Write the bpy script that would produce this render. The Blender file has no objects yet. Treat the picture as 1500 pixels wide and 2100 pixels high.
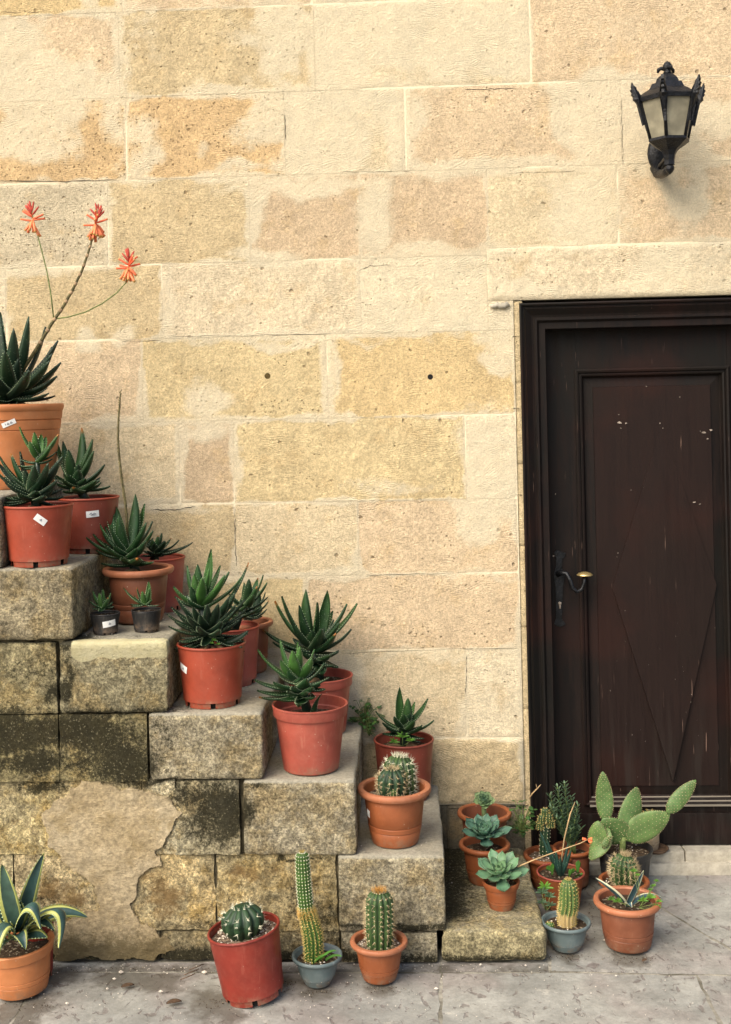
import bpy, bmesh, math, random
import numpy as np
from mathutils import Vector, Matrix
random.seed(7)
R = math.radians
scene = bpy.context.scene
COL = scene.collection

# ------------------------------------------------------------------ camera
FPX, PX, PY = 2450.0, 704.0, 818.0
CAM = Vector((0, -4.0, 1.6))
MC = (Matrix.Rotation(R(2.9), 4, 'Z') @ Matrix.Rotation(R(90), 4, 'X') @ Matrix.Rotation(R(-1.3), 4, 'Z'))
cd = bpy.data.cameras.new('camera'); cam = bpy.data.objects.new('camera', cd); COL.objects.link(cam)
cam.matrix_world = Matrix.Translation(CAM) @ MC
cd.sensor_fit = 'HORIZONTAL'; cd.sensor_width = 36; cd.lens = FPX/1500*36
cd.shift_x = (750-PX)/1500; cd.shift_y = (PY-1050)/1500
cd.clip_start = .05; cd.clip_end = 300
scene.camera = cam
scene.render.resolution_x = 731; scene.render.resolution_y = 1024

# ------------------------------------------------------------------ world, sun, exposure
w = bpy.data.worlds.new('World'); scene.world = w; w.use_nodes = True
nt = w.node_tree; nt.nodes.clear()
sky = nt.nodes.new('ShaderNodeTexSky'); sky.sky_type = 'NISHITA'; sky.sun_disc = False
SUN_EL, SUN_AZ = 43, -141      # azimuth of the sun, degrees clockwise from +y
sky.sun_elevation = R(SUN_EL); sky.sun_rotation = R(SUN_AZ)
sky.air_density = 1.0; sky.dust_density = 4.0; sky.ozone_density = .6
bg = nt.nodes.new('ShaderNodeBackground'); bg.inputs[1].default_value = .082
ow = nt.nodes.new('ShaderNodeOutputWorld')
nt.links.new(sky.outputs[0], bg.inputs[0]); nt.links.new(bg.outputs[0], ow.inputs[0])
sd = bpy.data.lights.new('sun', 'SUN'); sd.energy = 1.5; sd.angle = R(55); sd.color = (1, .92, .77)
so = bpy.data.objects.new('sun', sd); COL.objects.link(so)
sv = Vector((math.sin(R(SUN_AZ))*math.cos(R(SUN_EL)), math.cos(R(SUN_AZ))*math.cos(R(SUN_EL)), math.sin(R(SUN_EL))))
so.rotation_euler = sv.to_track_quat('Z', 'Y').to_euler()
scene.view_settings.view_transform = 'Standard'; scene.view_settings.look = 'None'
scene.view_settings.gamma = 1; scene.view_settings.use_curve_mapping = False
scene.view_settings.exposure = 1.44

# ------------------------------------------------------------------ survey helpers: a sight line meets a known plane
def ray(x, y): return (MC.to_3x3() @ Vector(((x-PX)/FPX, -(y-PY)/FPX, -1)))
def hy(x, y, Y=0.0):
    d = ray(x, y); return CAM + d*((Y-CAM.y)/d.y)
def hz(x, y, Z=0.0):
    d = ray(x, y); return CAM + d*((Z-CAM.z)/d.z)

# ------------------------------------------------------------------ numpy noise
_rng = np.random.RandomState(3); _T = _rng.rand(4096)
def _h(i, j, k): return _T[(i*1619 + j*31337 + k*6971 + (i*j) % 911) & 4095]
def vnoise(p):
    p = np.asarray(p, float); i = np.floor(p).astype(int); f = p-i; f = f*f*(3-2*f)
    x, y, z = i[..., 0], i[..., 1], i[..., 2]; u, v, t = f[..., 0], f[..., 1], f[..., 2]
    c = lambda a, b, d: _h(x+a, y+b, z+d)
    l = lambda a, b, s: a+(b-a)*s
    return l(l(l(c(0,0,0), c(1,0,0), u), l(c(0,1,0), c(1,1,0), u), v), l(l(c(0,0,1), c(1,0,1), u), l(c(0,1,1), c(1,1,1), u), v), t)
def fbm(p, s=1.0, o=4, off=0.0):
    p = np.asarray(p, float)*s+off; a = 1; r = 0; tot = 0
    for _ in range(o): r = r+a*vnoise(p); tot += a; a *= .5; p = p*2.03+17.3
    return r/tot
def sstep(a, b, x): t = np.clip((x-a)/(b-a), 0, 1); return t*t*(3-2*t)

# ------------------------------------------------------------------ objects
def tagp(o, label=None, cat=None, group=None, kind=None):
    if label: o['label'] = label
    if cat: o['category'] = cat
    if group: o['group'] = group
    if kind: o['kind'] = kind
    return o
def empty(name, loc, label=None, cat=None, group=None, kind=None):
    o = bpy.data.objects.new(name, None); o.location = loc; o.empty_display_size = .05
    COL.objects.link(o); o['_w'] = [float(c) for c in loc]
    return tagp(o, label, cat, group, kind)
class MB:
    def __init__(s): s.v = []; s.f = []; s.m = []; s.c = []
    def add(s, vs, fs, mi=0, cols=None):
        b = len(s.v); s.v += [tuple(v) for v in vs]
        s.f += [tuple(i+b for i in f) for f in fs]; s.m += [mi]*len(fs)
        s.c += (cols if cols is not None else [(0, 0, 0, 1)]*len(vs))
        return b
    def box(s, a, b, mi=0, bev=0.0):
        (x0, y0, z0), (x1, y1, z1) = a, b
        if bev <= 0:
            vs = [(x, y, z) for x in (x0, x1) for y in (y0, y1) for z in (z0, z1)]
            s.add(vs, [(0,1,3,2), (4,6,7,5), (0,4,5,1), (2,3,7,6), (0,2,6,4), (1,5,7,3)], mi)
        else:
            bm = bmesh.new(); bmesh.ops.create_cube(bm, size=1)
            for v in bm.verts: v.co = Vector((x0+(v.co.x+.5)*(x1-x0), y0+(v.co.y+.5)*(y1-y0), z0+(v.co.z+.5)*(z1-z0)))
            bmesh.ops.bevel(bm, geom=bm.edges[:], offset=bev, segments=2, affect='EDGES', profile=.6)
            s.bm(bm, mi)
    def bm(s, bm, mi=0):
        bm.verts.index_update(); s.add([v.co.copy() for v in bm.verts], [[v.index for v in f.verts] for f in bm.faces], mi); bm.free()
    def tube(s, pts, rad, n=8, mi=0, cap=True, cols=None):
        pts = [Vector(p) for p in pts]; k = len(pts)
        rr = rad if isinstance(rad, (list, tuple)) else [rad]*k
        vs = []; ref = Vector((.13, .9, .31))
        for i, p in enumerate(pts):
            t = (pts[min(i+1, k-1)]-pts[max(i-1, 0)]).normalized()
            a = t.cross(ref)
            if a.length < .1: a = t.cross(Vector((1, 0, 0)))
            a.normalize(); b = t.cross(a)
            for j in range(n):
                th = 2*math.pi*j/n; vs.append(p+(a*math.cos(th)+b*math.sin(th))*rr[i])
        fs = [(i*n+j, i*n+(j+1) % n, (i+1)*n+(j+1) % n, (i+1)*n+j) for i in range(k-1) for j in range(n)]
        if cap: fs += [tuple(range(n))[::-1], tuple((k-1)*n+j for j in range(n))]
        s.add(vs, fs, mi)
    def lathe(s, prof, n=40, org=(0, 0, 0), mi=0, skip=None, jit=0):
        ox, oy, oz = org; k = len(prof); vs = []
        for (r, z) in prof:
            for j in range(n):
                th = 2*math.pi*j/n; q = r*(1+jit*math.sin(2*th+1)); vs.append((ox+q*math.cos(th), oy+q*math.sin(th), oz+z))
        fs = [(i*n+j, i*n+(j+1) % n, (i+1)*n+(j+1) % n, (i+1)*n+j) for i in range(k-1) for j in range(n) if not (skip and skip(i, j))]
        s.add(vs, fs, mi)
    def build(s, name, mats, parent=None, smooth=True, attr=None, label=None, kind=None, angle=None, origin=None):
        me = bpy.data.meshes.new(name)
        o = bpy.data.objects.new(name, me)
        org = Vector((0, 0, 0))
        if parent is not None:
            q = parent; org = Vector(parent['_w'])
        elif origin is not None: org = Vector(origin)
        V = np.array(s.v, float).reshape(-1, 3)-np.array(org)
        me.from_pydata(V.tolist(), [], s.f)
        for m in (mats if isinstance(mats, (list, tuple)) else [mats]): me.materials.append(m)
        me.polygons.foreach_set('material_index', s.m)
        me.polygons.foreach_set('use_smooth', [smooth]*len(s.f))
        if any(c[:3] != (0, 0, 0) for c in s.c[:4000]):
            ca = me.color_attributes.new('lc', 'FLOAT_COLOR', 'POINT')
            ca.data.foreach_set('color', np.array(s.c, np.float32).ravel())
        if attr:
            for k, a in attr.items():
                a = np.asarray(a, np.float32)
                if a.ndim == 2:
                    if a.shape[1] == 3: a = np.hstack([a, np.ones((len(a), 1), np.float32)])
                    ca = me.color_attributes.new(k, 'FLOAT_COLOR', 'POINT'); ca.data.foreach_set('color', a.ravel())
                else:
                    at = me.attributes.new(k, 'FLOAT', 'POINT'); at.data.foreach_set('value', a)
        if smooth and angle:
            try: me.set_sharp_from_angle(angle=R(angle))
            except Exception: pass
        me.update()
        o.location = (0, 0, 0) if parent is not None else org
        if parent is not None: o.parent = parent
        o['_w'] = [float(c) for c in org]
        COL.objects.link(o)
        if label: o['label'] = label
        if kind: o['kind'] = kind
        return o

# ------------------------------------------------------------------ node helper
class NT:
    def __init__(s, name):
        s.mat = bpy.data.materials.new(name); s.mat.use_nodes = True; s.t = s.mat.node_tree; s.t.nodes.clear()
        s.out = s.t.nodes.new('ShaderNodeOutputMaterial'); s.b = s.t.nodes.new('ShaderNodeBsdfPrincipled')
        s.t.links.new(s.b.outputs[0], s.out.inputs[0]); s.geo = s.t.nodes.new('ShaderNodeNewGeometry')
        s.tc = s.t.nodes.new('ShaderNodeTexCoord')
    def L(s, v, sock):
        if isinstance(v, bpy.types.NodeSocket): s.t.links.new(v, sock)
        elif v is not None:
            if isinstance(v, (tuple, list)) and len(v) == 3 and sock.type == 'RGBA': v = (*v, 1)
            sock.default_value = v
    @property
    def P(s): return s.geo.outputs['Position']
    @property
    def O(s): return s.tc.outputs['Object']
    def attr(s, n, fac=True):
        a = s.t.nodes.new('ShaderNodeAttribute'); a.attribute_name = n
        return a.outputs['Fac'] if fac else a.outputs['Color']
    def noise(s, vec, sc, det=4, rough=.55, dist=0, col=False):
        n = s.t.nodes.new('ShaderNodeTexNoise'); s.L(vec, n.inputs['Vector']); s.L(sc, n.inputs['Scale'])
        n.inputs['Detail'].default_value = det; n.inputs['Roughness'].default_value = rough; n.inputs['Distortion'].default_value = dist
        return n.outputs['Color' if col else 'Fac']
    def vor(s, vec, sc, feat='F1', out='Distance', rnd=1):
        n = s.t.nodes.new('ShaderNodeTexVoronoi'); n.feature = feat; s.L(vec, n.inputs['Vector']); s.L(sc, n.inputs['Scale']); n.inputs['Randomness'].default_value = rnd
        return n.outputs[out]
    def m(s, op, a, b=None, c=None, clamp=False):
        n = s.t.nodes.new('ShaderNodeMath'); n.operation = op; n.use_clamp = clamp
        for i, v in enumerate((a, b, c)):
            if v is not None: s.L(v, n.inputs[i])
        return n.outputs[0]
    def ramp(s, v, a, b, lo=0.0, hi=1.0):
        n = s.t.nodes.new('ShaderNodeMapRange'); n.interpolation_type = 'SMOOTHSTEP'
        s.L(v, n.inputs[0]); s.L(a, n.inputs[1]); s.L(b, n.inputs[2]); s.L(lo, n.inputs[3]); s.L(hi, n.inputs[4]); return n.outputs[0]
    def mix(s, f, a, b, mode='MIX'):
        n = s.t.nodes.new('ShaderNodeMix'); n.data_type = 'RGBA'; n.blend_type = mode
        s.L(f, n.inputs[0]); s.L(a, n.inputs[6]); s.L(b, n.inputs[7]); return n.outputs[2]
    def mul(s, col, fac):
        n = s.t.nodes.new('ShaderNodeVectorMath'); n.operation = 'SCALE'; s.L(col, n.inputs[0]); s.L(fac, n.inputs['Scale']); return n.outputs[0]
    def scale(s, vec, sc):
        n = s.t.nodes.new('ShaderNodeVectorMath'); n.operation = 'MULTIPLY'; s.L(vec, n.inputs[0]); n.inputs[1].default_value = sc; return n.outputs[0]
    def vadd(s, a, b):
        n = s.t.nodes.new('ShaderNodeVectorMath'); n.operation = 'ADD'; s.L(a, n.inputs[0]); s.L(b, n.inputs[1]); return n.outputs[0]
    def rot(s, vec, ang, axis=(0, 1, 0)):
        n = s.t.nodes.new('ShaderNodeVectorRotate'); s.L(vec, n.inputs['Vector']); n.inputs['Axis'].default_value = axis; s.L(ang, n.inputs['Angle']); return n.outputs[0]
    def wave(s, vec, sc, dist=2, det=2, dsc=1, dir='Z'):
        n = s.t.nodes.new('ShaderNodeTexWave'); n.bands_direction = dir; s.L(vec, n.inputs['Vector']); s.L(sc, n.inputs['Scale'])
        n.inputs['Distortion'].default_value = dist; n.inputs['Detail'].default_value = det; n.inputs['Detail Scale'].default_value = dsc; return n.outputs['Fac']
    def rnd(s):
        n = s.t.nodes.new('ShaderNodeObjectInfo'); return n.outputs['Random']
    def bump(s, h, dist, strength=1.0, nrm=None):
        n = s.t.nodes.new('ShaderNodeBump'); n.inputs['Distance'].default_value = dist; n.inputs['Strength'].default_value = strength
        s.L(h, n.inputs['Height'])
        if nrm: s.L(nrm, n.inputs['Normal'])
        return n.outputs[0]
    def done(s, col, rough=.6, nrm=None, spec=None, metal=None, sss=None, trans=None):
        s.L(col, s.b.inputs['Base Color']); s.L(rough, s.b.inputs['Roughness'])
        if nrm is not None: s.L(nrm, s.b.inputs['Normal'])
        if spec is not None: s.L(spec, s.b.inputs['Specular IOR Level'])
        if metal is not None: s.L(metal, s.b.inputs['Metallic'])
        if sss is not None:
            s.b.inputs['Subsurface Weight'].default_value = sss; s.b.inputs['Subsurface Radius'].default_value = (.004, .008, .002)
        return s.mat

# ------------------------------------------------------------------ materials
CREAM = (.74, .64, .45)
def mat_wall():
    n = NT('limestone'); P = n.P
    tint = n.attr('tint', False); sm = n.attr('smear'); po = n.attr('pore'); tool = n.attr('tool')
    big = n.noise(P, 5.5, 6, .6); fine = n.noise(P, 90, 5, .7); mid = n.noise(P, 26, 5, .65)
    c = n.mul(tint, n.ramp(big, .25, .75, 1.10, 1.36))
    c = n.mix(n.ramp(n.noise(n.vadd(P, (7, 3, 1)), 9, 6, .65), .5, .72, 0, .5), c, (.58, .41, .20))
    fine2 = n.noise(P, 190, 4, .7)
    c = n.mul(c, n.ramp(mid, .3, .75, .86, 1.08)); c = n.mul(c, n.ramp(fine, .33, .67, .82, 1.10)); c = n.mul(c, n.ramp(fine2, .35, .65, .82, 1.12))
    f = n.ramp(n.m('ADD', sm, n.m('MULTIPLY', n.m('SUBTRACT', n.noise(P, 30, 7, .75), .5), 1.0)), .22, .78)
    cr = n.mul(n.mix(n.ramp(n.noise(P, 7, 4), .35, .7), CREAM, (.68, .60, .43)), n.ramp(fine2, .3, .7, .86, 1.06)); cr = n.mul(cr, n.ramp(mid, .3, .7, .92, 1.03))
    c = n.mix(n.m('MULTIPLY', f, .88), c, cr)
    v = n.vor(n.vadd(P, n.mul(n.noise(P, 60, 2, col=True), .012)), 62)
    pit = n.m('MULTIPLY', n.ramp(v, .10, .22, 1, 0), n.ramp(n.m('ADD', n.noise(P, 11, 3), n.m('MULTIPLY', po, .35)), .62, .75))
    v2 = n.vor(n.vadd(P, n.mul(n.noise(P, 45, 2, col=True), .02)), 15)
    pit2 = n.ramp(v2, .045, .10, 1, 0)
    pits = n.m('MULTIPLY', n.m('MAXIMUM', n.m('MULTIPLY', pit, .8), n.m('MULTIPLY', pit2, .7)), n.m('SUBTRACT', 1, n.m('MULTIPLY', f, .55)))
    c = n.mix(n.m('MULTIPLY', pits, .8), c, (.17, .115, .05))
    vec = n.rot(P, tool)
    wv = n.wave(n.vadd(vec, n.mul(n.noise(P, 11, 2, col=True), .07)), 50, 2.2, 4, 5)
    h = n.m('ADD', n.m('MULTIPLY', wv, n.ramp(n.noise(P, 6, 3), .42, .64, .0, .26)), n.m('MULTIPLY', n.noise(P, 62, 7, .82), 1.7))
    h = n.m('ADD', h, n.m('MULTIPLY', mid, 1.1)); h = n.m('SUBTRACT', h, n.m('MULTIPLY', pits, 1.6))
    h = n.m('ADD', h, n.m('MULTIPLY', f, .20))
    return n.done(c, .92, n.bump(h, .0050, 1.0), .2)
def mat_mortar():
    n = NT('lime_mortar'); P = n.P
    c = n.mul(n.mix(n.ramp(n.noise(P, 6, 5), .35, .7), CREAM, (.68, .60, .43)), n.ramp(n.noise(P, 90, 5, .7), .3, .7, .88, 1.06))
    return n.done(c, .95, n.bump(n.noise(P, 80, 5, .7), .003, .7), .2)
def mat_stair():
    n = NT('weathered_stone'); P = n.P
    tint = n.attr('tint', False); moss = n.attr('moss'); lime = n.attr('lime'); worn = n.attr('worn')
    big = n.noise(P, 7, 6, .6); fine = n.noise(P, 110, 6, .75); mid = n.noise(P, 32, 6, .7)
    och = n.attr('och'); c = n.mul(n.mul(tint, n.ramp(big, .3, .7, .88, 1.50)), n.m('ADD', 1, n.m('MULTIPLY', och, .30)))
    c = n.mix(n.m('MULTIPLY', n.ramp(n.noise(n.vadd(P, (3, 9, 2)), 10, 7, .72), .44, .62), n.m('ADD', .45, n.m('MULTIPLY', och, .4))), c, (.42, .29, .10))
    c = n.mix(n.m('MULTIPLY', n.ramp(n.noise(n.vadd(P, (8, 2, 5)), 6, 7, .7), .50, .60), n.m('ADD', .15, n.m('MULTIPLY', och, .65))), c, (.52, .44, .26))
    c = n.mix(n.ramp(n.noise(n.vadd(P, (2, 2, 5)), 8, 7, .75), .56, .66, 0, .55), c, (.19, .16, .09))
    c = n.mix(n.ramp(n.noise(n.vadd(P, (1, 4, 8)), 45, 5, .7), .54, .66, 0, .6), c, (.58, .50, .30))
    c = n.mul(c, n.ramp(mid, .32, .7, .55, 1.25)); c = n.mul(c, n.ramp(fine, .36, .64, .50, 1.35)); c = n.mul(c, n.ramp(n.noise(P, 210, 4, .7), .36, .64, .72, 1.25))
    c = n.mix(n.ramp(n.m('ADD', worn, n.m('MULTIPLY', n.m('SUBTRACT', n.noise(P, 24, 6, .7), .5), .9)), .4, .8, 0, .85), c,
              n.mul(n.mix(n.noise(P, 14, 4), (.30, .28, .22), (.40, .375, .30)), n.ramp(fine, .3, .7, .8, 1.12)))
    br = n.ramp(n.m('ADD', n.attr('brown'), n.m('MULTIPLY', n.m('SUBTRACT', n.noise(P, 28, 8, .8), .5), 1.5)), .35, .75)
    c = n.mix(n.m('MULTIPLY', br, .8), c, n.mix(n.noise(P, 60, 4, .8), (.15, .085, .030), (.30, .19, .075)))
    mf = n.ramp(n.m('ADD', moss, n.m('MULTIPLY', n.m('SUBTRACT', n.noise(P, 70, 8, .9), .5), 2.9)), .30, .74)
    mc = n.mix(n.noise(P, 16, 4), (.010, .010, .006), (.034, .030, .012))
    mc = n.mix(n.ramp(n.noise(P, 150, 3, .6), .60, .68, 0, .65), mc, (.36, .32, .2))
    c = n.mix(n.m('MULTIPLY', mf, .93), c, mc)
    lf = n.ramp(n.m('ADD', lime, n.m('MULTIPLY', n.m('SUBTRACT', n.noise(P, 42, 5, .75), .5), .7)), .42, .58)
    c = n.mix(lf, c, n.mul(n.mix(n.noise(P, 30, 4), (.62, .58, .40), (.50, .44, .22)), n.ramp(fine, .3, .7, .9, 1.05)))
    h = n.m('ADD', n.m('MULTIPLY', mid, 1.7), n.m('MULTIPLY', n.noise(P, 75, 7, .85), 1.8))
    h = n.m('SUBTRACT', h, n.m('MULTIPLY', n.ramp(n.vor(P, 85), .1, .3, 1, 0), n.ramp(big, .4, .6, 0, .5)))
    dist = n.m('SUBTRACT', 1, n.m('MULTIPLY', worn, .65))
    return n.done(c, .93, n.bump(n.m('MULTIPLY', h, dist), .0085, 1.0), .2)
def mat_plaster():
    n = NT('old_render'); P = n.P
    c = n.mix(n.ramp(n.noise(P, 6, 5), .35, .7), (.47, .37, .22), (.56, .465, .31))
    c = n.mul(c, n.ramp(n.noise(P, 70, 6, .75), .33, .67, .66, 1.15)); c = n.mix(n.ramp(n.noise(n.vadd(P, (3, 1, 1)), 11, 6, .7), .5, .68, 0, .6), c, (.30, .22, .10))
    moss = n.attr('moss')
    mf = n.ramp(n.m('ADD', moss, n.m('MULTIPLY', n.m('SUBTRACT', n.noise(P, 40, 8, .85), .5), 1.7)), .30, .85)
    c = n.mix(n.m('MULTIPLY', mf, .85), c, n.mix(n.noise(P, 16, 4), (.070, .052, .022), (.15, .115, .05)))
    h = n.m('ADD', n.m('MULTIPLY', n.noise(n.scale(P, (1, 1, 2.6)), 34, 7, .8), 1.3), n.m('MULTIPLY', n.noise(P, 90, 5, .7), 1.0))
    return n.done(c, .93, n.bump(h, .008, 1.0), .2)
def mat_pave():
    n = NT('flagstone'); P = n.P
    big = n.noise(P, 2.6, 6, .6); mid = n.noise(P, 13, 6, .65); fine = n.noise(P, 90, 5, .7)
    c = n.mix(n.ramp(big, .35, .65), (.235, .235, .215), (.345, .34, .305))
    c = n.mix(n.ramp(n.noise(n.vadd(P, (5, 2, 0)), 3.3, 4), .46, .66, 0, .75), c, (.265, .235, .215))
    c = n.mix(n.ramp(n.noise(n.scale(P, (1, .7, 1)), 34, 3, .6, .8), .57, .66, 0, .7), c, (.15, .125, .115))
    c = n.mix(n.ramp(n.noise(n.vadd(P, (2, 8, 0)), 19, 5, .7), .60, .70, 0, .75), c, (.42, .40, .35))
    c = n.mul(c, n.ramp(mid, .3, .7, .85, 1.12)); c = n.mul(c, n.ramp(fine, .3, .7, .86, 1.10))
    darkening = n.attr('darkening')
    df = n.ramp(n.m('ADD', darkening, n.m('MULTIPLY', n.m('SUBTRACT', n.noise(P, 24, 6, .75), .5), 1.1)), .35, .8)
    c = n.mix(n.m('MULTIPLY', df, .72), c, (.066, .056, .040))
    h = n.m('ADD', mid, n.m('MULTIPLY', fine, .35))
    h = n.m('SUBTRACT', h, n.m('MULTIPLY', n.ramp(n.noise(n.scale(P, (1, .7, 1)), 34, 3, .6, .8), .57, .66), .5))
    return n.done(c, n.ramp(mid, .3, .7, .45, .75), n.bump(h, .004, .6), .35)
def mat_joint():
    n = NT('pavement_joint'); P = n.P
    c = n.mix(n.ramp(n.noise(P, 9, 5), .4, .6), (.32, .30, .25), (.14, .13, .10))
    return n.done(n.mul(c, n.ramp(n.noise(P, 90, 4), .3, .7, .8, 1.1)), .9, n.bump(n.noise(P, 60, 5), .004), .2)
def mat_pot(name, col, rough=.5, dust=.5, bnd=(.6, .42, .3)):
    n = NT(name); O = n.O
    rv = n.vadd(O, n.mul(n.noise(O, 1, 0, col=True), 0.0))
    r = n.rnd(); V = n.vadd(O, n.mul(n.rgb3(r), 9.0)) if hasattr(n, 'rgb3') else O
    c = n.mul(col, n.ramp(r, 0, 1, .93, 1.06))
    c = n.mul(c, n.ramp(n.noise(V, 14, 4), .3, .7, .84, 1.12))
    c = n.mix(n.ramp(n.noise(V, 9, 6, .7), .5, .78, 0, dust*1.0), c, bnd)
    c = n.mix(n.ramp(n.noise(n.scale(V, (3, 3, .5)), 30, 4), .58, .72, 0, dust*.8), c, bnd)
    c = n.mix(n.ramp(n.noise(n.vadd(V, (3, 3, 3)), 6, 7, .75), .46, .74, 0, dust*.9), c, bnd)
    c = n.mix(n.ramp(n.noise(n.vadd(V, (9, 1, 3)), 26, 6, .8), .60, .74, 0, dust), c, (.16, .085, .045))
    sz = n.t.nodes.new('ShaderNodeSeparateXYZ'); n.L(O, sz.inputs[0])
    c = n.mix(n.m('MULTIPLY', n.ramp(sz.outputs[2], .0, .045, 1, 0), n.ramp(n.noise(V, 38, 6, .75), .42, .66, 0, .75)), c, (.20, .135, .085))
    c = n.mix(n.m('MULTIPLY', n.ramp(n.vor(V, 60), .07, .13, 1, 0), n.ramp(n.noise(V, 14, 2), .5, .6, 0, dust)), c, (.62, .52, .4))
    return n.done(c, n.ramp(n.noise(V, 12, 3), .3, .7, rough-.08, rough+.15), n.bump(n.noise(V, 60, 4), .0012, .35), .4)
def mat_simple(name, col, rough=.6, var=.15, sc=30, spec=.3, metal=0, bump=.001, sss=None):
    n = NT(name); O = n.O
    c = n.mul(col, n.ramp(n.noise(O, sc, 4), .3, .7, 1-var, 1+var))
    return n.done(c, rough, n.bump(n.noise(O, sc*3, 4), bump, .5), spec, metal, sss)
def mat_soil(name, a, b, spec=.55):
    n = NT(name); P = n.P
    c = n.mix(n.ramp(n.noise(P, 120, 4, .7), .4, .6), a, b)
    c = n.mix(n.ramp(n.vor(P, 170, out='Color'), .78, .82, 0, spec), c, (.45, .38, .27))
    return n.done(c, .95, n.bump(n.noise(P, 120, 5, .7), .006, 1), .2)
def mat_leaf(name, dark, light, margin=None, msplit=.8, speck=0.0, rough=.46, tipc=None, blotch=.25):
    """vertex colour lc: R = distance from midrib, G = along the leaf, B = youth"""
    n = NT(name); O = n.O; lc = n.t.nodes.new('ShaderNodeSeparateColor'); n.L(n.attr('lc', False), lc.inputs[0])
    u, t, b = lc.outputs[0], lc.outputs[1], lc.outputs[2]
    c = n.mix(b, dark, light)
    c = n.mul(c, n.ramp(n.noise(O, 28, 4), .3, .7, 1-blotch, 1+blotch))
    if margin: c = n.mix(n.ramp(n.m('ADD', u, n.m('MULTIPLY', n.m('SUBTRACT', n.noise(O, 30, 3), .5), .25)), msplit-.05, msplit+.05), c, margin)
    if speck: c = n.mix(n.m('MULTIPLY', n.ramp(n.vor(O, 170), .13, .22, 1, 0), n.ramp(n.noise(O, 40, 2), .45, .6, 0, speck)), c, (.30, .38, .24))
    if tipc: c = n.mix(n.ramp(t, .88, 1.0, 0, .9), c, tipc)
    return n.done(c, rough, n.bump(n.noise(n.scale(O, (1, 1, 1)), 70, 3), .0012, .4), .45, sss=.08)
M = {}
M['wall'] = mat_wall(); M['mortar'] = mat_mortar(); M['stair'] = mat_stair(); M['plaster'] = mat_plaster()
M['pave'] = mat_pave(); M['joint'] = mat_joint()
M['red'] = mat_pot('red_plastic', (0.266, 0.045, 0.022), .42, .28, (0.37, 0.12, 0.08))
M['redpink'] = mat_pot('faded_red_plastic', (0.302, 0.063, 0.042), .45, .45, (0.41, 0.16, 0.11))
M['deepred'] = mat_pot('deep_red_plastic', (.80*0.238, 0.023, 0.014), .38, .35, (0.35, 0.10, 0.07))
M['darkred'] = mat_pot('maroon_plastic', (0.194, 0.040, 0.024), .42, .3, (0.27, 0.09, 0.06))
M['terra'] = mat_pot('terracotta_plastic', (0.259, 0.076, 0.026), .48, .35, (0.31, 0.13, 0.06))
M['terrarim'] = mat_pot('terracotta_rim', (0.338, 0.119, 0.054), .5, .5, (0.43, 0.21, 0.13))
M['brown'] = mat_pot('brown_plastic', (0.187, 0.061, 0.029), .5, .45, (0.25, 0.11, 0.06))
M['orange'] = mat_pot('orange_clay', (0.478, 0.171, 0.059), .5, .35, (0.45, 0.22, 0.10))
M['blue'] = mat_pot('grey_blue_plastic', (0.100, 0.135, 0.138), .45, .55, (0.24, 0.27, 0.27))
M['black'] = mat_pot('black_plastic', (.018, .018, .019), .45, .5, (.10, .09, .075))
M['creampot'] = mat_pot('cream_plastic', (0.346, 0.259, 0.158), .5, .5, (0.39, 0.33, 0.23))
M['paper'] = mat_simple('sticker_paper', (.78, .78, .76), .6, .06, 40)
M['ink'] = mat_simple('sticker_ink', (.10, .12, .17), .6, .1, 40)
M['soil'] = mat_soil('potting_soil', (.028, .018, .011), (.075, .050, .030))
M['gravelsoil'] = mat_soil('gritty_soil', (.06, .04, .028), (.27, .20, .14), .8)
M['pebble'] = mat_simple('pale_grit', (.62, .55, .46), .8, .3, 60)
M['aloe'] = mat_leaf('aloe_leaf', (.0075, .028, .010), (.045, .125, .022), speck=.75)
M['aloedark'] = mat_leaf('dark_aloe_leaf', (.0055, .019, .010), (.03, .09, .02), speck=.65)
M['aloemid'] = mat_leaf('mid_aloe_leaf', (.011, .040, .014), (.055, .15, .026), speck=.85)
M['aloetip'] = mat_leaf('dry_tipped_aloe_leaf', (.011, .042, .014), (.05, .12, .03), speck=.6, tipc=(.45, .16, .03))
M['dryleaf'] = mat_leaf('withered_leaf', (.12, .075, .035), (.22, .14, .07), rough=.8, blotch=.4)
M['tooth'] = mat_simple('leaf_tooth', (.40, .50, .30), .5, .1)
M['agave'] = mat_leaf('agave_leaf', (.030, .070, .062), (.07, .11, .06), margin=(.42, .44, .13), msplit=.60, rough=.45)
M['agave2'] = mat_leaf('small_agave_leaf', (.045, .095, .105), (.08, .14, .12), margin=(.66, .64, .42), msplit=.62, rough=.45)
M['eche'] = mat_leaf('blue_green_rosette_leaf', (.070, .155, .110), (.13, .26, .155), margin=(.22, .30, .20), msplit=.93, rough=.5, blotch=.2)
M['eche2'] = mat_leaf('green_rosette_leaf', (.095, .20, .115), (.19, .32, .15), margin=(.28, .32, .18), msplit=.93, rough=.5, blotch=.2)
M['eche3'] = mat_leaf('pale_rosette_leaf', (.20, .28, .12), (.08, .18, .12), rough=.5, blotch=.2)
M['gast'] = mat_leaf('mottled_leaf', (.020, .062, .045), (.05, .13, .07), speck=.9, rough=.5)
M['weed'] = mat_leaf('weed_leaf', (.055, .16, .022), (.12, .27, .03), rough=.5)
M['weeddark'] = mat_leaf('dark_weed_leaf', (.030, .085, .018), (.065, .16, .030), rough=.5)
M['shrub'] = mat_leaf('shrub_leaf', (.032, .070, .036), (.10, .165, .085), rough=.5)
M['drygrass'] = mat_simple('dry_stalk', (.42, .29, .15), .8, .2)
M['stalk'] = mat_simple('flower_stalk', (.10, .085, .035), .7, .5, 90)
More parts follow.
